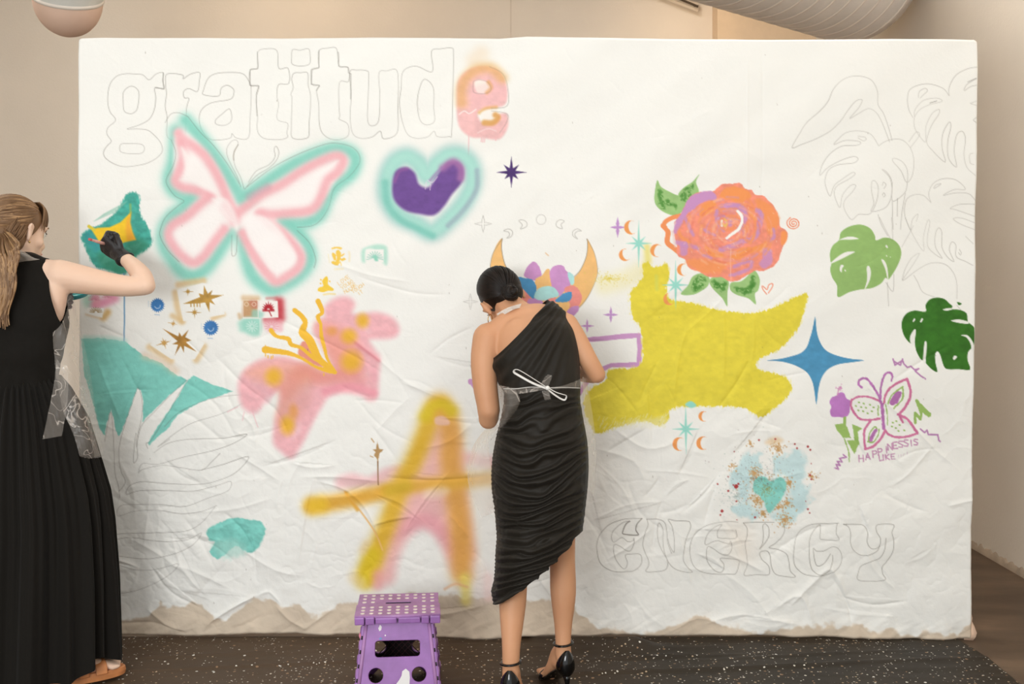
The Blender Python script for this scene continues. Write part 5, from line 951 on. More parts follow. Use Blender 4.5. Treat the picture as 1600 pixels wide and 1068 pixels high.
M_eyew = mat('eye_white', (236, 232, 226), .25); M_iris = mat('eye_iris', (70, 48, 32), .2); M_lip = mat('lips', (196, 112, 104), .45); M_gold = mat('gold_ring', (214, 178, 110), .25, metallic=1)
# thin clear plastic: mostly transparent film with crinkle highlights painted in as pale streaks
def film(name, tr, col, crinkle=1.0, sc=22):
    m = bpy.data.materials.new(name); m.use_nodes = True; nt = m.node_tree; nt.nodes.clear()
    out = nt.nodes.new('ShaderNodeOutputMaterial'); t_ = nt.nodes.new('ShaderNodeBsdfTransparent'); g = nt.nodes.new('ShaderNodeBsdfPrincipled'); mx = nt.nodes.new('ShaderNodeMixShader')
    g.inputs['Base Color'].default_value = tuple(lin(col)) + (1,); g.inputs['Roughness'].default_value = .22; g.inputs['Specular IOR Level'].default_value = .9
    tc = nt.nodes.new('ShaderNodeTexCoord'); n = nt.nodes.new('ShaderNodeTexNoise'); n.inputs['Scale'].default_value = sc; n.inputs['Detail'].default_value = 2.5; n.inputs['Roughness'].default_value = .5; n.inputs['Distortion'].default_value = 1.0
    nt.links.new(tc.outputs['Object'], n.inputs['Vector']); bp = nt.nodes.new('ShaderNodeBump'); bp.inputs['Strength'].default_value = crinkle * .8; bp.inputs['Distance'].default_value = .012
    nt.links.new(n.outputs['Fac'], bp.inputs['Height']); nt.links.new(bp.outputs['Normal'], g.inputs['Normal'])
    n3 = nt.nodes.new('ShaderNodeTexNoise'); n3.inputs['Scale'].default_value = sc * .42; n3.inputs['Detail'].default_value = 1.5; n3.inputs['Distortion'].default_value = 1.2; nt.links.new(tc.outputs['Object'], n3.inputs['Vector'])
    s1 = nt.nodes.new('ShaderNodeMath'); s1.operation = 'SUBTRACT'; s1.inputs[1].default_value = .5; nt.links.new(n3.outputs['Fac'], s1.inputs[0]); s2 = nt.nodes.new('ShaderNodeMath'); s2.operation = 'ABSOLUTE'; nt.links.new(s1.outputs[0], s2.inputs[0])
    lw_ = nt.nodes.new('ShaderNodeMapRange'); lw_.inputs[1].default_value = 0; lw_.inputs[2].default_value = .016; lw_.inputs[3].default_value = min(1 - tr + .42 * crinkle, 1); lw_.inputs[4].default_value = 1 - tr
    nt.links.new(s2.outputs[0], lw_.inputs[0]); nt.links.new(lw_.outputs[0], mx.inputs[0]); nt.links.new(t_.outputs[0], mx.inputs[1]); nt.links.new(g.outputs[0], mx.inputs[2]); nt.links.new(mx.outputs[0], out.inputs['Surface']); return m
M_film = film('clear_plastic_film', .84, (214, 202, 190)); M_film2 = film('clear_plastic_film_soft', .62, (236, 228, 218), .35, 10); M_tie2 = film('white_plastic_strap', .35, (240, 236, 228), .5, 30); M_tie = mat('white_plastic_tie', (232, 228, 222), .35)
def sheet(name, rows, m, parent, sub=4, wob=.004, seed=0, fr=60):
    """rows: list of rows of world points -> smooth crinkled sheet"""
    R0 = [catmull([tuple(p) for p in r], False, sub) for r in rows]; R0 = np.array(R0); R1 = np.array([catmull(R0[:, j], False, sub) for j in range(R0.shape[1])])
    X, Y, Z = R1[..., 0].T, R1[..., 1].T, R1[..., 2].T
    nn_ = fbm(X * 1000 + seed * 77, Z * 1000 + Y * 500, fr, seed) - .5; n4 = np.abs(fbm(X * 1000, Z * 1000 + seed * 31, fr * .5, seed + 4) - .5)
    return grid_mesh(name, X + nn_ * wob * .6, Y - nn_ * wob * 2 + n4 * wob * 2, Z + nn_ * wob * .4, m, parent)

def head(bm, M, s=1.0, ears=True, eo=0.0):
    """M: 4x4 head frame, origin at the centre between the ears; x right, y face forward, z up"""
    R3 = M.to_3x3(); T3 = lambda x, y, z: M @ Vector((x * s, y * s, z * s))
    ball(bm, T3(0, -.012, .035), (.074 * s, .093 * s, .086 * s), R3); ball(bm, T3(0, .045, .01), (.060 * s, .048 * s, .075 * s), R3)
    ball(bm, T3(0, .052, -.045), (.046 * s, .040 * s, .050 * s), R3); ball(bm, T3(0, .070, -.082), (.022 * s, .020 * s, .018 * s), R3)
    chain(bm, [T3(.052, .0, -.045), T3(.035, .045, -.078), T3(0, .072, -.088)], [.020 * s, .018 * s, .016 * s]); chain(bm, [T3(-.052, .0, -.045), T3(-.035, .045, -.078), T3(0, .072, -.088)], [.020 * s, .018 * s, .016 * s])
    chain(bm, [T3(0, .088, .018), T3(0, .098, -.006), T3(0, .108, -.024), T3(0, .098, -.034)], [.009 * s, .009 * s, .012 * s, .010 * s])
    for q in (-1, 1):
        ball(bm, T3(q * .011, .098, -.030), .008 * s); ball(bm, T3(q * .040, .058, -.020), (.022 * s, .022 * s, .022 * s), R3)
        chain(bm, [T3(q * .012, .088, .034), T3(q * .035, .086, .040), T3(q * .055, .068, .034)], [.009 * s, .010 * s, .008 * s])
        if ears:
            chain(bm, [T3(q * (.074 + eo), -.004, -.022), T3(q * (.080 + eo), -.004, .0), T3(q * (.086 + eo), -.014, .024), T3(q * (.082 + eo), -.004, .032), T3(q * (.075 + eo), .006, .022)], [.008 * s, .006 * s, .0065 * s, .006 * s, .006 * s]); ball(bm, T3(q * (.077 + eo), -.004, .004), ((.006 + eo) * s, .014 * s, .022 * s), R3)
    chain(bm, [T3(-.02, .094, -.052), T3(0, .1, -.049), T3(.02, .094, -.052)], [.005 * s, .0065 * s, .005 * s]); chain(bm, [T3(-.016, .093, -.061), T3(0, .099, -.063), T3(.016, .093, -.061)], [.005 * s, .0075 * s, .005 * s])
def face_parts(M, parent, s=1.0, iris=M_iris):
    T3 = lambda x, y, z: M @ Vector((x * s, y * s, z * s))
    for q in (-1, 1):
        bm = bmesh.new(); ball(bm, T3(q * .031, .078, .014), .0125 * s, seg=14); e_ = bm_obj('eye', bm, M_eyew, parent, True)
        bm = bmesh.new(); ball(bm, T3(q * .031, .0865, .014), .0062 * s, seg=12); bm_obj('iris', bm, iris, e_, True).matrix_parent_inverse = Matrix.Identity(4); 
        V_, F_ = tube_data([T3(q * .014, .097, .036), T3(q * .035, .095, .043), T3(q * .055, .079, .038)], [.0025, .0035, .0018], 6); pydata('eyebrow', V_, F_, M_hairB if parent.get('label', '').find('blonde') >= 0 else M_hairK, parent)
        V_, F_ = tube_data([T3(q * .018, .0905, .017), T3(q * .031, .0935, .0225), T3(q * .046, .086, .017)], [.0014, .0022, .0012], 6); pydata('eyelashes', V_, F_, M_hairK, parent)
    V_, F_ = tube_data([T3(-.021, .0975, -.0555), T3(-.008, .1045, -.053), T3(.008, .1045, -.053), T3(.021, .0975, -.0555)], [.001, .004, .004, .001], 8, squash=.9); pydata('upper_lip', V_, F_, M_lip, parent)
    V_, F_ = tube_data([T3(-.019, .0965, -.0585), T3(0, .1035, -.0635), T3(.019, .0965, -.0585)], [.001, .0055, .001], 8, squash=.9); pydata('lower_lip', V_, F_, M_lip, parent)
def hair_tubes(name, paths, r, m, parent, n=5, kind=None):
    V = []; Fc = []
    for p_ in paths:
        k = len(p_); v_, f_ = tube_data(p_, [r * min(1, .35 + 3 * i / k, .35 + 3 * (k - 1 - i) / k) for i in range(k)], n, False); b0 = len(V); V += v_; Fc += [tuple(b0 + i for i in q) for q in f_]
    o = pydata(name, V, Fc, m, parent)
    o['kind'] = 'stuff'; return o
def hand(bm, M, s=1.0, mode='grip', thumb_side=1):
    """fist round a thin handle. local frame: y along the palm from wrist to knuckles, z back of the hand, x towards the thumb"""
    T3 = lambda x, y, z: M @ Vector((x * s, y * s, z * s)); t_ = thumb_side
    chain(bm, [T3(0, -.03, 0), T3(0, .02, 0), T3(0, .062, 0), T3(0, .082, .002)], [(.024 * s, .020 * s), (.034 * s, .017 * s), (.040 * s, .0155 * s), (.038 * s, .013 * s)], axis=M.to_3x3() @ Vector((1, 0, 0)))
    for i, (x, L, cr) in enumerate(((.031, .92, 1.0), (.0105, 1.0, 1.05), (-.0105, .95, 1.1), (-.031, .78, 1.15))):
        x *= t_; L *= s; c = cr
        p0 = (x * .9, .078, .002); a_ = .95 * c; l1, l2, l3 = .040 * L / s, .026 * L / s, .021 * L / s
        p1 = (x, p0[1] + l1 * math.cos(a_), p0[2] - l1 * math.sin(a_)); a_ += 1.25 * c
        p2 = (x * .95, p1[1] + l2 * math.cos(a_), p1[2] - l2 * math.sin(a_)); a_ += .75 * c
        p3 = (x * .9, p2[1] + l3 * math.cos(a_), p2[2] - l3 * math.sin(a_))
        chain(bm, [T3(p0[0], p0[1] - .03, p0[2]), T3(*p0)], [.0085 * s, .0098 * s], n=12); chain(bm, [T3(*p0), T3(*p1)], [.0098 * s, .0088 * s], n=12); chain(bm, [T3(*p1), T3(*p2)], [.0088 * s, .0080 * s], n=12); chain(bm, [T3(*p2), T3(*p3)], [.0080 * s, .0070 * s], n=12)
    ball(bm, T3(0, .074, -.026), (.036 * s, .020 * s, .020 * s), M.to_3x3())
    chain(bm, [T3(t_ * .018, .0, -.008), T3(t_ * .040, .030, -.018)], [.014 * s, .0125 * s], n=12); chain(bm, [T3(t_ * .040, .030, -.018), T3(t_ * .044, .060, -.034)], [.0115 * s, .0098 * s], n=12); chain(bm, [T3(t_ * .044, .060, -.034), T3(t_ * .024, .082, -.044)], [.0098 * s, .0085 * s], n=12)
def frame_from(origin, xdir, ydir):
    y = Vector(ydir).normalized(); x = Vector(xdir); x = (x - y * x.dot(y)).normalized(); z = x.cross(y)
    return Matrix.Translation(origin) @ Matrix((x, y, z)).transposed().to_4x4()

# =================================================================== woman in the middle, black one-shoulder dress
A = empty('person', (0.13, -.66, 0), 'dark-haired person in a ruched black one-shoulder dress, seen from behind at the canvas', 'person')
bm = bmesh.new()
Dh = 3.74
def TP(px, py, D): return tuple(P(px, py, D))
# torso: pelvis -> waist -> chest -> shoulders
torso = [(846, 800, 3.74, 66, 60), (845, 730, 3.73, 68, 58), (847, 680, 3.75, 62, 50), (848, 630, 3.78, 54, 42), (846, 600, 3.79, 55, 42), (838, 560, 3.83, 62, 46), (832, 525, 3.87, 66, 44), (828, 502, 3.90, 60, 32)]
def torso_chain(bm, grow=0.0, rows=torso):
    chain(bm, [TP(x, y, D) for x, y, D, a, b in rows], [(a * D / F + grow, b * D / F + grow) for x, y, D, a, b in rows], n=32, axis=(1, 0, 0))
torso_chain(bm, -.012)
chain(bm, [P(772, 522, 3.87), P(800, 503, 3.89), P(840, 492, 3.91), P(876, 498, 3.90)], [19 * 3.9 / F, 21 * 3.9 / F, 19 * 3.9 / F, 15 * 3.9 / F])      # shoulder girdle
chain(bm, [P(820, 500, 3.92), P(803, 484, 3.96), P(790, 470, 4.0)], [.062, .052, .05])                                                                      # neck
ball(bm, P(808, 522, 3.83), (.05, .03, .06)); ball(bm, P(864, 524, 3.86), (.04, .02, .05))
# left arm (hanging, elbow bent, hand at the canvas)
chain(bm, [P(763, 528, 3.87), P(757, 560, 3.85), P(758, 600, 3.83), P(764, 640, 3.82)], [.058, .051, .046, .041])
chain(bm, [P(764, 640, 3.82), P(763, 655, 3.84)], [.041, .036])
LH = P(750, 606, 4.06)
chain(bm, [P(764, 652, 3.84), P(762, 640, 3.92), P(756, 622, 4.00), tuple(LH)], [.037, .039, .031, .024])
# right arm
chain(bm, [P(884, 508, 3.89), P(900, 530, 3.87), P(917, 560, 3.85), P(933, 585, 3.85)], [.047, .041, .037, .032])
RH = P(880, 590, 4.09)
chain(bm, [P(933, 585, 3.85), P(922, 584, 3.93), P(900, 584, 4.03), tuple(RH)], [.031, .034, .028, .023])
# legs, standing; left foot nearer
def leg(hip, knee, calf, low, ankle, rs): chain(bm, [hip, knee, calf, low, ankle], rs)
leg(P(822, 790, 3.68), P(805, 885, 3.60), P(801, 942, 3.54), P(799, 1000, 3.50), P(798, 1036, 3.49), [.066, .049, .046, .033, .0285])
leg(P(872, 790, 3.74), P(878, 868, 3.72), P(880, 925, 3.71), P(880, 975, 3.70), P(880, 1006, 3.69), [.066, .047, .046, .032, .0275])
# feet in high heels: heel raised, ball on the floor
def foot(ank, yaw):
    d = Vector((math.sin(yaw), math.cos(yaw), 0)); s_ = Vector((math.cos(yaw), -math.sin(yaw), 0)); z0 = ank.z
    heel = Vector((ank.x, ank.y, 0)) - d * .022 + Vector((0, 0, z0 - .062)); mid = Vector((ank.x, ank.y, 0)) + d * .06 + Vector((0, 0, z0 - .075)); bl = Vector((ank.x, ank.y, 0)) + d * .125 + Vector((0, 0, .042)); toe = Vector((ank.x, ank.y, 0)) + d * .175 + Vector((0, 0, .036))
    chain(bm, [ank, ank + Vector((0, 0, -.03)), heel], [.028, .029, .026]); chain(bm, [heel, mid], [.026, .029]); chain(bm, [ank + Vector((0, 0, -.01)), mid + Vector((0, 0, .015)), bl], [.026, .028, .022])
    chain(bm, [mid, bl, toe], [(.030, .024), (.040, .018), (.034, .014)], axis=tuple(s_))
    for k in range(5):
        o_ = s_ * ((k - 2) * .0165); chain(bm, [bl + o_ + Vector((0, 0, .0)), toe + o_ * .9 + d * (.018 - abs(k - 1.4) * .006)], [.011, .0078 if k else .009], n=10)
    return d, s_, heel, bl, toe
ankL = P(798, 1036, 3.49); ankR = P(880, 1006, 3.69)
fL = foot(ankL, .10); fR = foot(ankR, -.30)
# head, bowed and tipped to the left
xh = Vector((44, 0, 34)).normalized() * 1.0; xh.y = .05; xh.normalize()
fwd = Vector((-.25, .80, -.62)); hc = P(788, 471, 4.03)
MH = frame_from(hc, xh, fwd)
head(bm, MH, .98, eo=.009)
bA = skin('body', bm, .006, 5, M_skinA, A)
face_parts(MH, A, .98)
# hair: smooth cap drawn back into a knot
bm = bmesh.new(); R3 = MH.to_3x3()
ball(bm, MH @ Vector((0, -.020, .042)), (.079, .098, .090), R3, 32); ball(bm, MH @ Vector((0, -.055, .0)), (.062, .052, .055), R3)
me = skin('hair', bm, .005, 3, M_hairK, None, False)
cut(me, MH @ Vector((0, .045, .045)), R3 @ Vector((0, 1, -.55)))
hA = mesh_obj('hair', me, M_hairK, A)
bun = P(797, 458, 3.915)
paths = []
for k in range(230):
    rg = random.Random(k); th = rg.uniform(-1.65, 1.65)      # start round the hairline
    a_ = Vector((math.sin(th), .55 * math.cos(th) + .05, math.cos(th))); a_.normalize()
    b_ = R3.inverted() @ (bun - MH.translation) - Vector((0, -.02, .042)); b_ = Vector((b_.x / .079, b_.y / .098, b_.z / .090)).normalized()
    om = a_.angle(b_); pts = []
    for i in range(14):
        t = i / 13; d = (a_ * math.sin((1 - t) * om) + b_ * math.sin(t * om)) / math.sin(om)
        rr = 1.012 + .006 * math.sin(k * 1.3 + t * 5) ; d.normalize(); pts.append(MH @ (Vector((d.x * .079, d.y * .098, d.z * .090)) * rr + Vector((0, -.02, .042))))
    paths.append(pts)
hair_tubes('hair_strands', paths, .0030, M_hairK, hA)
bm = bmesh.new()
ax1 = R3 @ Vector((0, -1, -.1)).normalized(); e1_ = ax1.orthogonal().normalized(); e2_ = ax1.cross(e1_)
for ph, r0, h0 in ((0, .024, .0), (2.1, .018, .012), (4.2, .012, .020)):
    pts = [bun + ax1 * (h0 + .004 * math.sin(t * 2)) + e1_ * (r0 * math.cos(t + ph)) + e2_ * (r0 * math.sin(t + ph)) for t in np.linspace(0, 5.6, 14)]
    chain(bm, pts, [.011] * 14, n=10)
ball(bm, bun, .022); skin('hair_knot', bm, .0035, 2, M_hairK, A)
paths = []
for k in range(60):
    rg = random.Random(k + 500); r0 = rg.uniform(.012, .030); h0 = .030 - r0 * .7 + .006; ph = rg.uniform(0, 6.28)
    paths.append([bun + ax1 * (h0 + .003 * math.sin(3 * t)) + e1_ * ((r0 + .004 * math.sin(t)) * math.cos(t + ph)) + e2_ * (r0 * math.sin(t + ph)) for t in np.linspace(0, 3.6, 12)])
hair_tubes('knot_strands', paths, .0022, M_hairK, A)
# hoop earring below the left ear
er = MH @ Vector((-.084, -.006, -.030)); V_, F_ = tube_data([er + Vector((0, 0, -.018)) + Vector((math.cos(t) * .008 - .006, math.cos(t) * .012, math.sin(t) * .018)) for t in np.linspace(0, 2 * math.pi, 24)], .0016, 6, False); pydata('hoop_earring', V_, F_, M_gold, A)
# gloves
bm = bmesh.new(); MG = frame_from(LH + Vector((0, .005, 0)), (-.2, .2, .9), (-.15, 1, .25)); MG = MG @ Matrix.Rotation(0, 4, 'Y'); hand(bm, MG, .95, thumb_side=1); chain(bm, [LH + Vector((.012, -.035, -.01)), LH], [.031, .026]); skin('glove', bm, .0032, 2, M_glove, A)
bm = bmesh.new(); MG2 = frame_from(RH + Vector((0, .005, 0)), (-.2, -.1, .9), (-.8, 1, .2)); hand(bm, MG2, .95, thumb_side=1); chain(bm, [RH + Vector((.02, -.03, 0)), RH], [.030, .026]); skin('glove', bm, .0032, 2, M_glove, A)
# dress: body form, cut at the slanted neckline and hem, then gathered into folds
bm = bmesh.new()
DR = [(816, 925, 3.57, 44, 60), (832, 885, 3.59, 57, 62), (841, 845, 3.65, 61, 60), (843, 800, 3.69, 66, 62), (843, 760, 3.71, 70.5, 63), (844, 725, 3.72, 71, 64), (846, 690, 3.74, 67.5, 58), (847, 655, 3.76, 60, 52), (847, 625, 3.78, 55, 47), (846, 600, 3.80, 57, 47), (838, 565, 3.84, 64, 52), (832, 530, 3.87, 63, 52), (830, 508, 3.89, 56, 40)]
torso_chain(bm, .010, DR)
chain(bm, [P(800, 514, 3.88), P(840, 501, 3.895), P(869, 501, 3.895)], [.060, .062, .048])
ball(bm, P(812, 522, 3.82), (.05, .03, .06)); ball(bm, P(866, 522, 3.84), (.045, .034, .06)); ball(bm, P(858, 540, 4.0), (.07, .06, .08)); ball(bm, P(812, 540, 4.0), (.06, .06, .08))
me = skin('dress', bm, .0042, 4, M_black, None, False)
# neckline: plane through the view line of (764,563)-(846,478)
n1, n2 = P(764, 563, 3.85), P(848, 476, 3.9); nl = (n2 - n1).cross(Vector((.05, 1, .12))).normalized(); nl = nl if nl.dot(Vector((-1, 0, 1))) > 0 else -nl
cut(me, n1, nl)
a1_, a2_ = P(885, 484, 3.9), P(899, 545, 3.88); al = (a2_ - a1_).cross(Vector((0.05, 1, 0))).normalized(); al = al if al.x > 0 else -al
# hem
h1, h2 = P(800, 913, 3.60), P(907, 826, 3.66); hl = (h2 - h1).cross(Vector((0, 1, -.05))).normalized(); hl = hl if hl.z < 0 else -hl
cut(me, h1 + Vector((0, 0, -.004)), hl)
def folds(co, no):
    px, py, D = proj(co); f = np.zeros(len(co))
    t = np.clip((px - 770) / 148, 0, 1)
    back = np.clip(-no[:, 1] * 1.5 + .6, .25, 1)
    # skirt: swags from the left seam
    A_ = np.interp(py, [600, 640, 700, 770, 850, 920], [4, 10, 26, 36, 30, 8]); Rr = np.interp(py, [600, 700, 800, 850, 920], [24, 28, 34, 58, 74])
    y0 = py - A_ * np.sin(np.pi * np.clip(t, 0, 1) ** .8) + Rr * (t - .2)
    y0 = y0 + (fbm(px, py, 60, 41) - .5) * 14
    ph = y0 / 14.5 + 1.3 * (fbm(px * .4, y0, 34, 42) - .5) * 2
    w1 = np.sin(2 * np.pi * ph); w1 = np.sign(w1) * np.abs(w1) ** .8
    ampv = .0094 * (.55 + .8 * fbm(px, y0 * 2, 50, 43)) * np.interp(t, [0, .05, .2, .7, .93, 1], [.35, .7, 1.1, .9, .6, .2]); ampv = ampv * np.clip(-no[:, 1] * 2, .1, 1)
    w2 = np.sin(2 * np.pi * y0 / 6.2 + 3 * fbm(px, py, 20, 44)) * .0016 * np.clip(1.3 - 3.5 * t, 0, 1)
    sk = (w1 * ampv + w2) * np.clip((py - 605) / 25, 0, 1)
    # seam puckers
    sk += -.004 * np.exp(-((px - 772) / 3) ** 2) * np.clip((py - 650) / 30, 0, 1) * np.abs(np.sin(py * .55))
    # bodice: fan of pleats from the right shoulder
    ang = np.arctan2(py - 425, 925 - px); b_ = np.sin(ang * 58 + 2.2 * fbm(px, py, 50, 45)) * .0040 * (.5 + fbm(ang * 400, py * 0, 20, 46)) * np.clip((612 - py) / 22, 0, 1) * np.clip((888 + .1 * (py - 490) - px) / 28, 0, 1)
    return (sk + b_) * back + .001
displace(me, folds)
dr = mesh_obj('dress', me, M_black, A); md = dr.modifiers.new('s', 'SOLIDIFY'); md.thickness = .003; md.offset = -1
# shoes
def pump(ank, f_, i):
    d, s_, heel, bl, toe = f_; up = Vector((0, 0, 1))
    # cupped heel counter
    V = []; Fc = []; n = 22; hs = [(-.050, .010, .030), (-.030, .030, .036), (-.008, .036, .037), (.018, .030, .033), (.038, .020, .026), (.050, .010, .021)]
    for j, (h_, wdt, dep) in enumerate(hs):
        sp_ = 1.9 if j < 3 else 1.9 - (j - 2) * .42
        for k in range(n):
            th = -sp_ + 2 * sp_ * k / (n - 1); V.append(heel + up * (h_ + .004) - d * (dep * math.cos(th)) + s_ * (wdt * 1.0 * math.sin(th)) + d * (.012 if j == 0 else 0))
    for j in range(len(hs) - 1):
        for k in range(n - 1): Fc.append((j * n + k, j * n + k + 1, (j + 1) * n + k + 1, (j + 1) * n + k))
    sh = pydata('shoe', V, Fc, M_patent, A); md = sh.modifiers.new('s', 'SOLIDIFY'); md.thickness = .0025; md = sh.modifiers.new('b', 'SUBSURF'); md.render_levels = 1; md.levels = 1
    hz = heel - d * .024; V_, F_ = tube_data([hz + up * -.028 + d * .012, hz + up * -.05 + d * .006, Vector((hz.x, hz.y, .05)) + d * .004, Vector((hz.x, hz.y, .022)) + d * .002], [.017, .010, .0052, .0048], 12); o = pydata('stiletto_heel', V_, F_, M_patent, sh); o.matrix_parent_inverse = Matrix.Identity(4)
    rows = []
    for q in (-1, 0, 1): rows.append([heel + s_ * q * .018 + up * -.030 - d * .02, heel + d * .04 + s_ * q * .022 - up * .036, bl + s_ * q * .038 - up * .022, toe + s_ * q * .034 - up * .018, toe + d * .022 + s_ * q * .02 - up * .018])
    o = sheet('sole', rows, M_patent, None, 3, 0); o.parent = sh; md = o.modifiers.new('s', 'SOLIDIFY'); md.thickness = .008; md.offset = 1 
    V_, F_ = tube_data([ank + up * .004 + d * (.031 * math.cos(t)) + s_ * (.031 * math.sin(t)) + up * .003 * math.sin(t) for t in np.linspace(0, 2 * math.pi, 30)], .0062, 8, False, squash=.6); o = pydata('ankle_strap', V_, F_, M_patent, sh)
    o.matrix_parent_inverse = Matrix.Identity(4)
    c = ank + up * .004 + s_ * .033; bmm = bmesh.new(); bx(bmm, c, (.006, .012, .010), None, .0015); o = bm_obj('buckle', bmm, mat('buckle_metal', (190, 184, 176), .2, metallic=1) if 'buckle_metal' not in bpy.data.materials else bpy.data.materials['buckle_metal'], sh); o.matrix_parent_inverse = Matrix.Identity(4)
    V_, F_ = tube_data([bl + s_ * (.042 * math.cos(t)) + up * (.026 * math.sin(t) - .008) for t in np.linspace(-.2, math.pi + .2, 14)], .011, 8, True, squash=.35); o = pydata('toe_strap', V_, F_, M_patent, sh); o.matrix_parent_inverse = Matrix.Identity(4)
pump(ankL, fL, 0); pump(ankR, fR, 1)
# clear plastic apron: neck strap, waist wrap, tie bow and loose sides
ap = sheet('plastic_apron', [[P(776, 600, 3.74), P(784, 640, 3.70), P(776, 665, 3.72), P(765, 690, 3.76)], [P(790, 604, 3.66), P(796, 636, 3.62), P(788, 662, 3.66), P(779, 676, 3.72)], [P(806, 609, 3.645), P(812, 628, 3.635), P(800, 650, 3.65), P(790, 662, 3.70)]], M_film, A, 6, .006, 3, 26)
ap['label'] = 'crinkled clear plastic apron side wrapped at the waist'
sheet('apron_waist', [[P(782, 602, 3.72), P(810, 606, 3.655), P(850, 605, 3.635), P(880, 602, 3.655), P(911, 590, 3.74)], [P(784, 613, 3.72), P(810, 615, 3.65), P(850, 609, 3.63), P(880, 607, 3.65), P(913, 607, 3.74)]], M_film, A, 6, .003, 5, 22)
sheet('apron_side', [[P(782, 664, 3.78), P(764, 690, 3.84), P(768, 740, 3.84), P(772, 800, 3.84)], [P(768, 662, 3.9), P(748, 690, 3.95), P(743, 750, 3.95), P(762, 805, 3.92)], [P(762, 664, 3.96), P(738, 700, 4.02), P(731, 752, 4.02), P(752, 808, 3.96)]], M_film2, A, 6, .0015, 9, 160)
sheet('apron_side', [[P(910, 588, 3.76), P(912, 640, 3.80), P(918, 690, 3.84), P(915, 760, 3.84)], [P(916, 592, 3.86), P(924, 650, 3.92), P(929, 700, 3.94), P(925, 770, 3.92)], [P(918, 600, 3.92), P(928, 660, 3.97), P(932, 710, 3.98), P(928, 775, 3.96)]], M_film2, A, 6, .0015, 12, 160)
# bow of the ties
def ribbon(name, pts, wd, m, up=(0, 0, 1), sq=.35): V_, F_ = tube_data([Vector(p) for p in catmull([tuple(p) for p in pts], False, 6)], wd, 8, True, squash=sq); return pydata(name, V_, F_, m, A)
Db = 3.615
ribbon('tie_loop', [P(856, 606, Db), P(836, 593, Db - .01), P(815, 580, Db - .01), P(806, 577, Db), P(803, 581, Db + .006), P(812, 587, Db + .006), P(834, 599, Db), P(856, 607, Db)], .0042, M_tie)
ribbon('tie_loop', [P(854, 604, Db), P(868, 612, Db - .01), P(880, 616, Db - .01), P(885, 618, Db), P(883, 624, Db + .006), P(877, 623, Db + .006), P(866, 616, Db), P(855, 607, Db)], .0034, M_tie)
bm = bmesh.new(); ball(bm, P(855.5, 606, Db - .002), (.008, .007, .008)); bm_obj('tie_knot', bm, M_tie, A, True)
ribbon('tie_cord', [P(787, 607, 3.69), P(806, 607, 3.645), P(830, 604.5, 3.63), P(855, 606, Db)], .0036, M_tie); ribbon('tie_cord', [P(855, 606, Db), P(880, 605, 3.645), P(906, 606, 3.70)], .0028, M_tie)
sheet('tie_end', [[P(845, 601, Db), P(850, 590, Db - .008), P(856, 585, Db - .01)], [P(856, 604, Db), P(861, 594, Db - .01), P(862, 586, Db - .01)]], M_film, A, 6, .004, 15, 14); sheet('tie_end', [[P(847, 610, Db), P(849, 618, Db - .004), P(851, 625, Db - .004)], [P(858, 610, Db), P(859, 617, Db - .006), P(861, 623, Db - .004)]], M_film, A, 6, .004, 17, 14)
# neck strap
sheet('apron_neck_strap', [[P(776, 490, 3.90), P(788, 483, 3.875), P(803, 477, 3.875), P(822, 472, 3.93)], [P(779, 496, 3.885), P(792, 489, 3.85), P(806, 482, 3.85), P(825, 479, 3.92)]], M_tie2, A, 5, .003, 19, 16)

# =================================================================== woman at the left edge, long black skirt
B = empty('person', (-1.66, -.42, 0), 'blonde person in black top and long pleated skirt, painting at the left edge', 'person')
bm = bmesh.new(); DB = 3.82
tb = [(40, 660, 3.83, 50, 36), (36, 610, 3.83, 40, 28), (32, 570, 3.83, 44, 30), (30, 540, 3.83, 52, 36), (28, 490, 3.84, 66, 42), (26, 450, 3.85, 66, 38), (28, 425, 3.86, 54, 28)]
torso_chain(bm, 0, tb)
chain(bm, [P(-26, 428, 3.86), P(10, 424, 3.86), P(50, 424, 3.86), P(92, 430, 3.87)], [.054, .052, .052, .054])
chain(bm, [P(28, 420, 3.87), P(32, 395, 3.88), P(34, 370, 3.89)], [.062, .050, .050])
chain(bm, [P(84, 440, 3.86), P(84, 466, 3.85), P(80, 490, 3.85)], [.050, .046, .044])
# right arm: out to the side
chain(bm, [P(92, 431, 3.87), P(125, 436, 3.88), P(165, 443, 3.89), P(200, 447, 3.90), P(226, 447, 3.90)], [.062, .054, .045, .039, .034])
BH = P(186, 401, 4.06)
chain(bm, [P(228, 446, 3.90), P(221, 430, 3.95), P(205, 412, 4.02), P(192, 402, 4.06)], [.035, .037, .030, .024])
# left arm: down and forward, hand holding the palette
chain(bm, [P(-34, 432, 3.86), P(-44, 480, 3.84), P(-38, 520, 3.85), P(-20, 528, 3.90)], [.052, .046, .038, .036]); LB_ = P(68, 468, 4.06)
chain(bm, [P(-20, 528, 3.90), P(20, 508, 4.00), P(52, 488, 4.03), tuple(LB_)], [.036, .036, .029, .023])
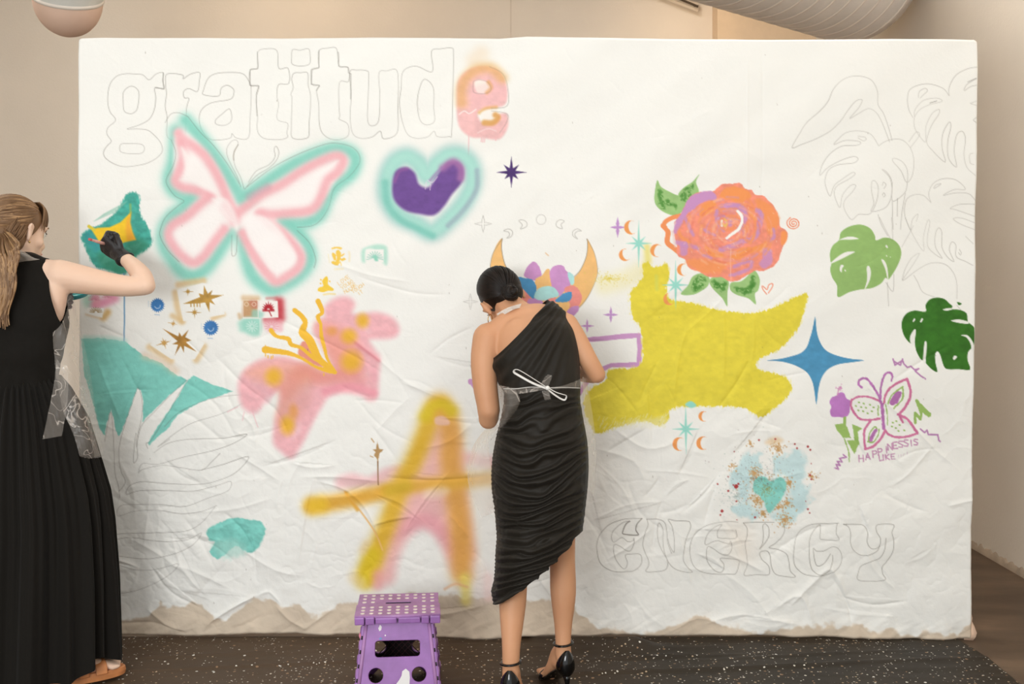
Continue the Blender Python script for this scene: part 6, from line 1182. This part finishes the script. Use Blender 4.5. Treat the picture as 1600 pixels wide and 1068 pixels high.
# legs inside the skirt and feet
for (xx_, yy_, dx) in ((-1.84, -.46, -.04), (-1.66, -.49, .16)):
    chain(bm, [Vector((xx_, -.45, .80)), Vector((xx_, yy_ + .0, .50)), Vector((xx_ + dx * .6, yy_ - .02, .14))], [.075, .052, .034])
sand = P(150, 1050, 3.86); 
def flatfoot(ax_, ay_, yaw):
    d = Vector((math.sin(yaw), math.cos(yaw), 0)); s_ = Vector((math.cos(yaw), -math.sin(yaw), 0)); a_ = Vector((ax_, ay_, .125))
    chain(bm, [a_, a_ - d * .02 + Vector((0, 0, -.055))], [.034, .030]); chain(bm, [a_ + Vector((0, 0, -.01)), a_ + d * .09 + Vector((0, 0, -.048)), a_ + d * .15 + Vector((0, 0, -.066))], [(.03, .03), (.036, .022), (.042, .015)], axis=tuple(s_)); chain(bm, [a_ - d * .02 + Vector((0, 0, -.055)), a_ + d * .08 + Vector((0, 0, -.062))], [.030, .028])
    for k in range(5):
        o_ = s_ * ((2 - k) * -.0175); b0 = a_ + d * .145 + o_ + Vector((0, 0, -.066)); chain(bm, [b0, b0 + d * (.046 - abs(k - 0) * .006) + Vector((0, 0, .003 - .002))], [.0115, .0105 if k == 0 else .0082], n=10)
    return a_, d, s_
FA = flatfoot(-1.585, -.52, .95); FB = flatfoot(-1.86, -.50, -.2)
xb = Vector((.78, .60, -.03)); fb = Vector((.58, -.05, 0))
fwdB = Vector((.50, .86, -.20)); xdB = Vector((.86, -.50, 0)); hcB = P(27, 365, 3.89)
MB_ = frame_from(hcB, xdB, fwdB); head(bm, MB_, 1.02)
skin('body', bm, .006, 5, M_skinB, B); face_parts(MB_, B, 1.02)
# stud earring
bm = bmesh.new(); ball(bm, MB_ @ Vector((.086, -.004, -.034)), .004, seg=10); bm_obj('stud_earring', bm, M_gold, B, True)
# hair: cap, bangs, clip and long waves down the back
bm = bmesh.new(); R3 = MB_.to_3x3(); cB = Vector((0, -.026, .046)); rB = Vector((.088, .106, .090))
ball(bm, MB_ @ cB, tuple(rB), R3, 32)
me = skin('hair', bm, .005, 2, M_hairB, None, False); cut(me, MB_ @ Vector((0, .052, .060)), R3 @ Vector((0, 1, -.55)))
hB = mesh_obj('hair', me, M_hairB, B)
knot = MB_ @ Vector((-.02, -.135, .03)); paths = []; paths2 = []
for k in range(300):
    rg = random.Random(k + 40); th = rg.uniform(-1.75, 1.75)
    a_ = Vector((math.sin(th), .62 * math.cos(th) + .12, math.cos(th) - .05)).normalized(); b_ = R3.inverted() @ (knot - MB_.translation) - cB; b_ = Vector((b_.x / rB.x, b_.y / rB.y, b_.z / rB.z)).normalized(); b_ = (b_ + Vector((0, 0, rg.uniform(-.25, .12)))).normalized()
    om = a_.angle(b_); pts = []
    for i in range(16):
        t = i / 15; d = ((a_ * math.sin((1 - t) * om) + b_ * math.sin(t * om)) / math.sin(om)).normalized(); sag = -.10 * math.sin(math.pi * t) * abs(math.sin(th))
        d = (d + Vector((0, 0, sag))).normalized(); rr = 1.014 + .010 * math.sin(k * 1.7 + t * 4); pts.append(MB_ @ (Vector((d.x * rB.x, d.y * rB.y, d.z * rB.z)) * rr + cB))
    (paths if k % 3 else paths2).append(pts)
hair_tubes('hair_strands', paths, .0034, M_hairB, hB).matrix_parent_inverse = Matrix.Identity(4); hair_tubes('hair_strands', paths2, .0034, M_hairB2, hB).matrix_parent_inverse = Matrix.Identity(4)
# lower hair swept behind the ear
paths = []
for k in range(150):
    rg = random.Random(k + 900); x0_ = rg.uniform(.045, .084); y0_ = rg.uniform(-.05, .012) ; z0_ = rg.uniform(.0, .05)
    p0 = Vector((x0_, y0_ - .02, z0_)); p1 = Vector((x0_ + .002, y0_ - .045, z0_ - .055)); p2 = Vector((x0_ - .03, -.09 + rg.uniform(-.015, .015), -.085 + rg.uniform(-.01, .02))); p3 = Vector((.0 + rg.uniform(-.03, .03), -.125, -.13))
    paths.append([MB_ @ Vector(q) for q in catmull([tuple(p0), tuple(p1), tuple(p2), tuple(p3)], False, 4)])
hair_tubes('nape_strands', paths, .0034, M_hairB, hB).matrix_parent_inverse = Matrix.Identity(4)
bm = bmesh.new(); ball(bm, MB_ @ Vector((.02, -.075, -.045)), (.062, .055, .075), R3); ball(bm, MB_ @ Vector((.045, -.04, -.03)), (.036, .045, .05), R3); skin('nape_hair', bm, .006, 3, M_hairB, B)
# bangs
paths = []
for k in range(70):
    rg = random.Random(k + 1400); x_ = rg.uniform(-.06, .074); 
    paths.append([MB_ @ Vector(q) for q in catmull([(x_ * .6, .035, .128), (x_ * .85, .094 * math.sqrt(1 - (x_ / .095) ** 2) - .016, .110), (x_ * .95, .100 * math.sqrt(1 - (x_ / .084) ** 2) - .003, .078), (x_ * 1.0, .102 * math.sqrt(1 - (x_ / .082) ** 2) - .002, .046 + rg.uniform(-.012, .012) - max(x_ - .03, 0) * .7)], False, 4)])
hair_tubes('fringe', paths, .0034, M_hairB, hB).matrix_parent_inverse = Matrix.Identity(4)
# long wavy lengths over the back
paths = []; paths2 = []
for k in range(190):
    rg = random.Random(k + 2000); sx = rg.uniform(-1, 1); ph = rg.uniform(-.5, .5) + sx * 2; end = rg.uniform(430, 515) if abs(sx) < .8 else rg.uniform(400, 470)
    pts = []
    st = knot + R3 @ Vector((sx * .03, 0, 0)) + Vector((0, 0, rg.uniform(-.02, .0)))
    for i in range(20):
        t = i / 19; ypx = 352 + (end - 352) * t; xpx = -2 + sx * (8 + 24 * min(1, t * 2.0)) * (1 - .35 * t) + 14 * t * (1 - t) + 5 * math.sin(t * 11 + ph) * t + 12 * (1 - t) * 0
        Dd_ = 3.85 - .155 * min(1, t * 2.2) - .02 * math.cos(sx * 1.4) - rg.uniform(0, .003)
        q = P(xpx, ypx, Dd_); q = st.lerp(q, min(1, t * 4)); pts.append(q)
    (paths if k % 2 else paths2).append(pts)
hair_tubes('long_hair', paths, .0048, M_hairB, B); hair_tubes('long_hair', paths2, .0048, M_hairB2, B)
V_, F_ = tube_data([knot + Vector((math.cos(t) * .022, -.004 + .008 * math.sin(t), math.sin(t) * .026)) for t in np.linspace(0, 2 * math.pi, 16)], .008, 8, False); pydata('hair_band', V_, F_, M_black, B)
# top
bm = bmesh.new()
tt = [(34, 606, 3.83, 50, 40), (32, 585, 3.83, 54, 42), (29, 545, 3.83, 64, 46), (29, 500, 3.84, 73, 49), (26, 460, 3.85, 66, 45), (26, 430, 3.86, 52, 36)]
torso_chain(bm, .012, tt); chain(bm, [P(-20, 429, 3.86), P(10, 422, 3.86), P(45, 422, 3.86), P(66, 424, 3.865)], [.062, .064, .061, .055])
me = skin('top', bm, .0055, 4, M_black2, None, False)
c1, c2 = P(74, 404, 3.86), P(97, 486, 3.84); cl = (c2 - c1).cross(Vector((0, 1, 0))).normalized(); cl = cl if cl.x > 0 else -cl
cut(me, c1, cl)
displace(me, lambda co, no: (fbm(co[:, 0] * 1000 + co[:, 2] * 300, co[:, 2] * 1000, 70, 3) - .5) * .012 + np.sin(co[:, 0] * 130 + 3 * fbm(co[:, 0] * 1000, co[:, 2] * 1000, 90, 7)) * .0035 * np.clip((1.15 - co[:, 2]) * 12, 0, 1))
mesh_obj('top', me, M_black2, B)
# skirt: deep soft pleats
n_, m_ = 620, 120; TH = np.linspace(0, 2 * math.pi, n_)[None, :]; T_ = np.linspace(0, 1, m_)[:, None]
zt = P(0, 588, 3.83).z; hem_z = .058
cx_ = np.interp(T_, [0, .12, .5, 1], [-1.773, -1.765, -1.74, -1.74]); rx = np.interp(T_, [0, .04, .15, .4, .7, 1], [.118, .150, .205, .262, .285, .295]); ry = np.interp(T_, [0, .04, .15, .4, .7, 1], [.105, .125, .155, .195, .22, .24])
pl = np.sin(TH * 44 + 1.5 * np.sin(TH * 5)) * .006 * (1 - T_ * .4) + np.sin(TH * 19 + 2 * np.sin(TH * 3 + 1) + T_ * .8) * .018 * T_ ** .8 + np.sin(TH * 9 + T_ * 1.2) * .016 * T_
zz_ = zt + (hem_z - zt) * T_ + 0 * TH
lift = .055 * np.exp(-((TH - 5.95) / .30) ** 2) + .03 * np.exp(-((TH - .05) / .2) ** 2); zz_ = zz_ + T_ ** 6 * lift
Xs = cx_ + (rx + pl) * np.cos(TH); Ys = -.44 + (ry + pl) * np.sin(TH)
sk = grid_mesh('skirt', Xs, Ys, zz_, M_black2, B, True)
# sandals
def sandal(a_, d, s_, nm='sandal'):
    out = []
    for t in np.linspace(0, 2 * math.pi, 40)[:-1]:
        y_ = .128 * math.sin(t); w_ = .040 + .010 * math.sin(t); out.append(a_ + d * (.072 + y_) + s_ * (w_ * math.cos(t)))
    V = []; zs = (.022, .036, .048, .052)
    for j, z_ in enumerate(zs):
        sc_ = (1.0, 1.02, 1.0, .96)[j]
        for p_ in out: c = a_ + d * .072; q = c + (p_ - c) * sc_; V.append(Vector((q.x, q.y, z_)))
    n = 39; Fc = [tuple(range(n))[::-1], tuple(range(3 * n, 4 * n))]
    for j in range(3):
        for k in range(n): Fc.append((j * n + k, j * n + (k + 1) % n, (j + 1) * n + (k + 1) % n, (j + 1) * n + k))
    sh = pydata(nm, V, Fc, M_tan, B, False)
    for off, w_ in ((.105, .024), (.045, .020)):
        rows = []
        for q in (-1, 0, 1): rows.append([Vector((a_.x, a_.y, 0)) + d * (off + q * w_ * .8) + s_ * (.050 * math.cos(t)) + Vector((0, 0, .046 + (.040 if off > .08 else .056) * math.sin(t) ** .8 if t not in (0, math.pi) else .046)) for t in (0.001, .5, 1.0, 1.57, 2.14, 2.64, 3.14)])
        o = sheet('strap', rows, M_tan, None, 4, 0); o.parent = sh; md = o.modifiers.new('s', 'SOLIDIFY'); md.thickness = .004; md.offset = 1
sandal(*FA); sandal(*FB)
# right glove holding the brush
bm = bmesh.new(); MG = frame_from(P(186, 399, 4.065), (-.2, -.3, .9), (-.62, .20, .42)); hand(bm, MG, 1.02, thumb_side=1)
chain(bm, [P(193, 404, 4.055), P(190, 400, 4.06), P(184, 395, 4.07)], [.033, .030, .028], n=20); gl = skin('glove', bm, .0030, 2, M_glove, B)
me = gl.data; displace(me, lambda co, no: (fbm(co[:, 0] * 1000 + co[:, 2] * 500, co[:, 2] * 1000, 16, 3) - .5) * .003)
V_, F_ = tube_data([P(196, 405, 4.055) + Vector((0, 0, 0)) + (Vector((.6, -.1, .55)).normalized() * math.cos(t) + Vector((.3, .9, -.2)).normalized() * math.sin(t)) * .033 for t in np.linspace(0, 2 * math.pi, 24)], .0035, 6, False); o = pydata('cuff', V_, F_, M_glove, gl); o.matrix_parent_inverse = Matrix.Identity(4)
# left glove
bm = bmesh.new(); MG = frame_from(LB_, (.1, -.3, .9), (.9, .5, .1)); hand(bm, MG, .98, thumb_side=1); chain(bm, [LB_ - Vector((.03, .01, 0)), LB_], [.03, .026]); skin('glove', bm, .0034, 2, M_glove, B)
# clear plastic apron of the left woman
wst = sheet('plastic_apron', [[P(103, 458, 3.80), P(108, 500, 3.78), P(118, 560, 3.76), P(128, 620, 3.73), P(140, 680, 3.71), P(148, 716, 3.70)], [P(112, 462, 3.90), P(122, 510, 3.90), P(136, 570, 3.90), P(144, 630, 3.88), P(154, 680, 3.86), P(160, 713, 3.85)], [P(116, 470, 4.0), P(126, 515, 4.0), P(139, 570, 4.0), P(148, 630, 4.0), P(157, 680, 3.98), P(162, 708, 3.98)]], M_film, B, 6, .007, 23, 34)
wst['label'] = 'crinkled clear plastic apron over the right hip'
sheet('apron_wrap', [[P(82, 520, 3.69), P(84, 550, 3.68), P(88, 590, 3.66), P(98, 640, 3.64), P(115, 680, 3.62), P(124, 712, 3.62)], [P(96, 505, 3.70), P(104, 545, 3.68), P(112, 600, 3.66), P(122, 650, 3.64), P(136, 690, 3.63), P(140, 716, 3.64)], [P(105, 480, 3.76), P(118, 540, 3.74), P(128, 600, 3.72), P(140, 650, 3.70), P(150, 690, 3.68), P(156, 712, 3.68)]], M_film, B, 6, .008, 29, 30)
sheet('apron_tie', [[P(88, 560, 3.66), P(84, 600, 3.64), P(76, 640, 3.62), P(66, 686, 3.61)], [P(106, 580, 3.66), P(106, 620, 3.63), P(102, 650, 3.61), P(96, 681, 3.60)]], M_film, B, 7, .007, 31, 26)
sheet('apron_neck', [[P(-5, 418, 3.79), P(20, 412, 3.77), P(45, 407, 3.78), P(62, 405, 3.82)], [P(-5, 402, 3.77), P(18, 396, 3.74), P(36, 396, 3.75), P(52, 402, 3.80)], [P(-5, 398, 3.80), P(14, 390, 3.78), P(28, 389, 3.78), P(44, 397, 3.82)]], M_film2, B, 6, .007, 37, 30)
# brush and palette are things of their own
br = empty('paint_brush', P(160, 379, 4.07), 'paint brush with a pinkish handle held in the raised black glove', 'brush')
b0 = P(141, 374, 3.99); b1 = P(171, 383, 4.09); b2 = b1 + (b1 - b0).normalized() * .10; b2.y = -.045
V_, F_ = tube_data([b0, b0.lerp(b1, .5), b1], [.0045, .0065, .0058], 12); pydata('handle', V_, F_, mat('brush_handle', (222, 168, 156), .5, noise=.15, nscale=60), br)
V_, F_ = tube_data([b1, b1.lerp(b2, .5)], [.006, .0065], 12); pydata('ferrule', V_, F_, M_alu, br); V_, F_ = tube_data([b1.lerp(b2, .5), b1.lerp(b2, .8), b2], [.0065, .009, .004], 12); pydata('bristles', V_, F_, mat('bristles', (70, 150, 130), .8), br)
bm = bmesh.new(); bmesh.ops.create_cone(bm, cap_ends=True, segments=14, radius1=.0052, radius2=.0052, depth=.012, matrix=Matrix.Translation(b0) @ (b1 - b0).to_track_quat('Z', 'Y').to_matrix().to_4x4()); bm_obj('tip', bm, mat('brush_tip', (206, 96, 92), .5), br)
pa = empty('paint_tray', P(120, 460, 4.16), 'small teal paint tray held under the raised forearm of the left painter', 'tray')
cp = P(119, 465, 4.17); Mp = frame_from(cp, (1, 0, .12), (0, 1, .35))
prof = [(.040, .002), (.048, .004), (.058, .016), (.060, .022), (.056, .021), (.047, .009), (.001, .008)]
V = []; Fc = []; n = 28
for r, h_ in prof:
    for k in range(n): th = 2 * math.pi * k / n; V.append(Mp @ Vector((r * math.cos(th) * .95, r * math.sin(th) * .8, h_)))
for j in range(len(prof) - 1):
    for k in range(n): Fc.append((j * n + k, j * n + (k + 1) % n, (j + 1) * n + (k + 1) % n, (j + 1) * n + k))
Fc.append(tuple(range(n))[::-1]); pydata('dish', V, Fc, mat('teal_plastic', (52, 160, 168), .4, noise=.1, nscale=30), pa)
V = [Mp @ Vector((.045 * math.cos(t) * .95, .045 * math.sin(t) * .8, .0125)) for t in np.linspace(0, 2 * math.pi, 24)[:-1]]; V2 = [v_ - (Mp.to_3x3() @ Vector((0, 0, .003))) for v_ in V]
pydata('paint', V + V2, [tuple(range(23)), tuple(range(23, 46))[::-1]] + [(k, 23 + k, 23 + (k + 1) % 23, (k + 1) % 23) for k in range(23)], mat('wet_teal_paint', (60, 170, 166), .15), pa)
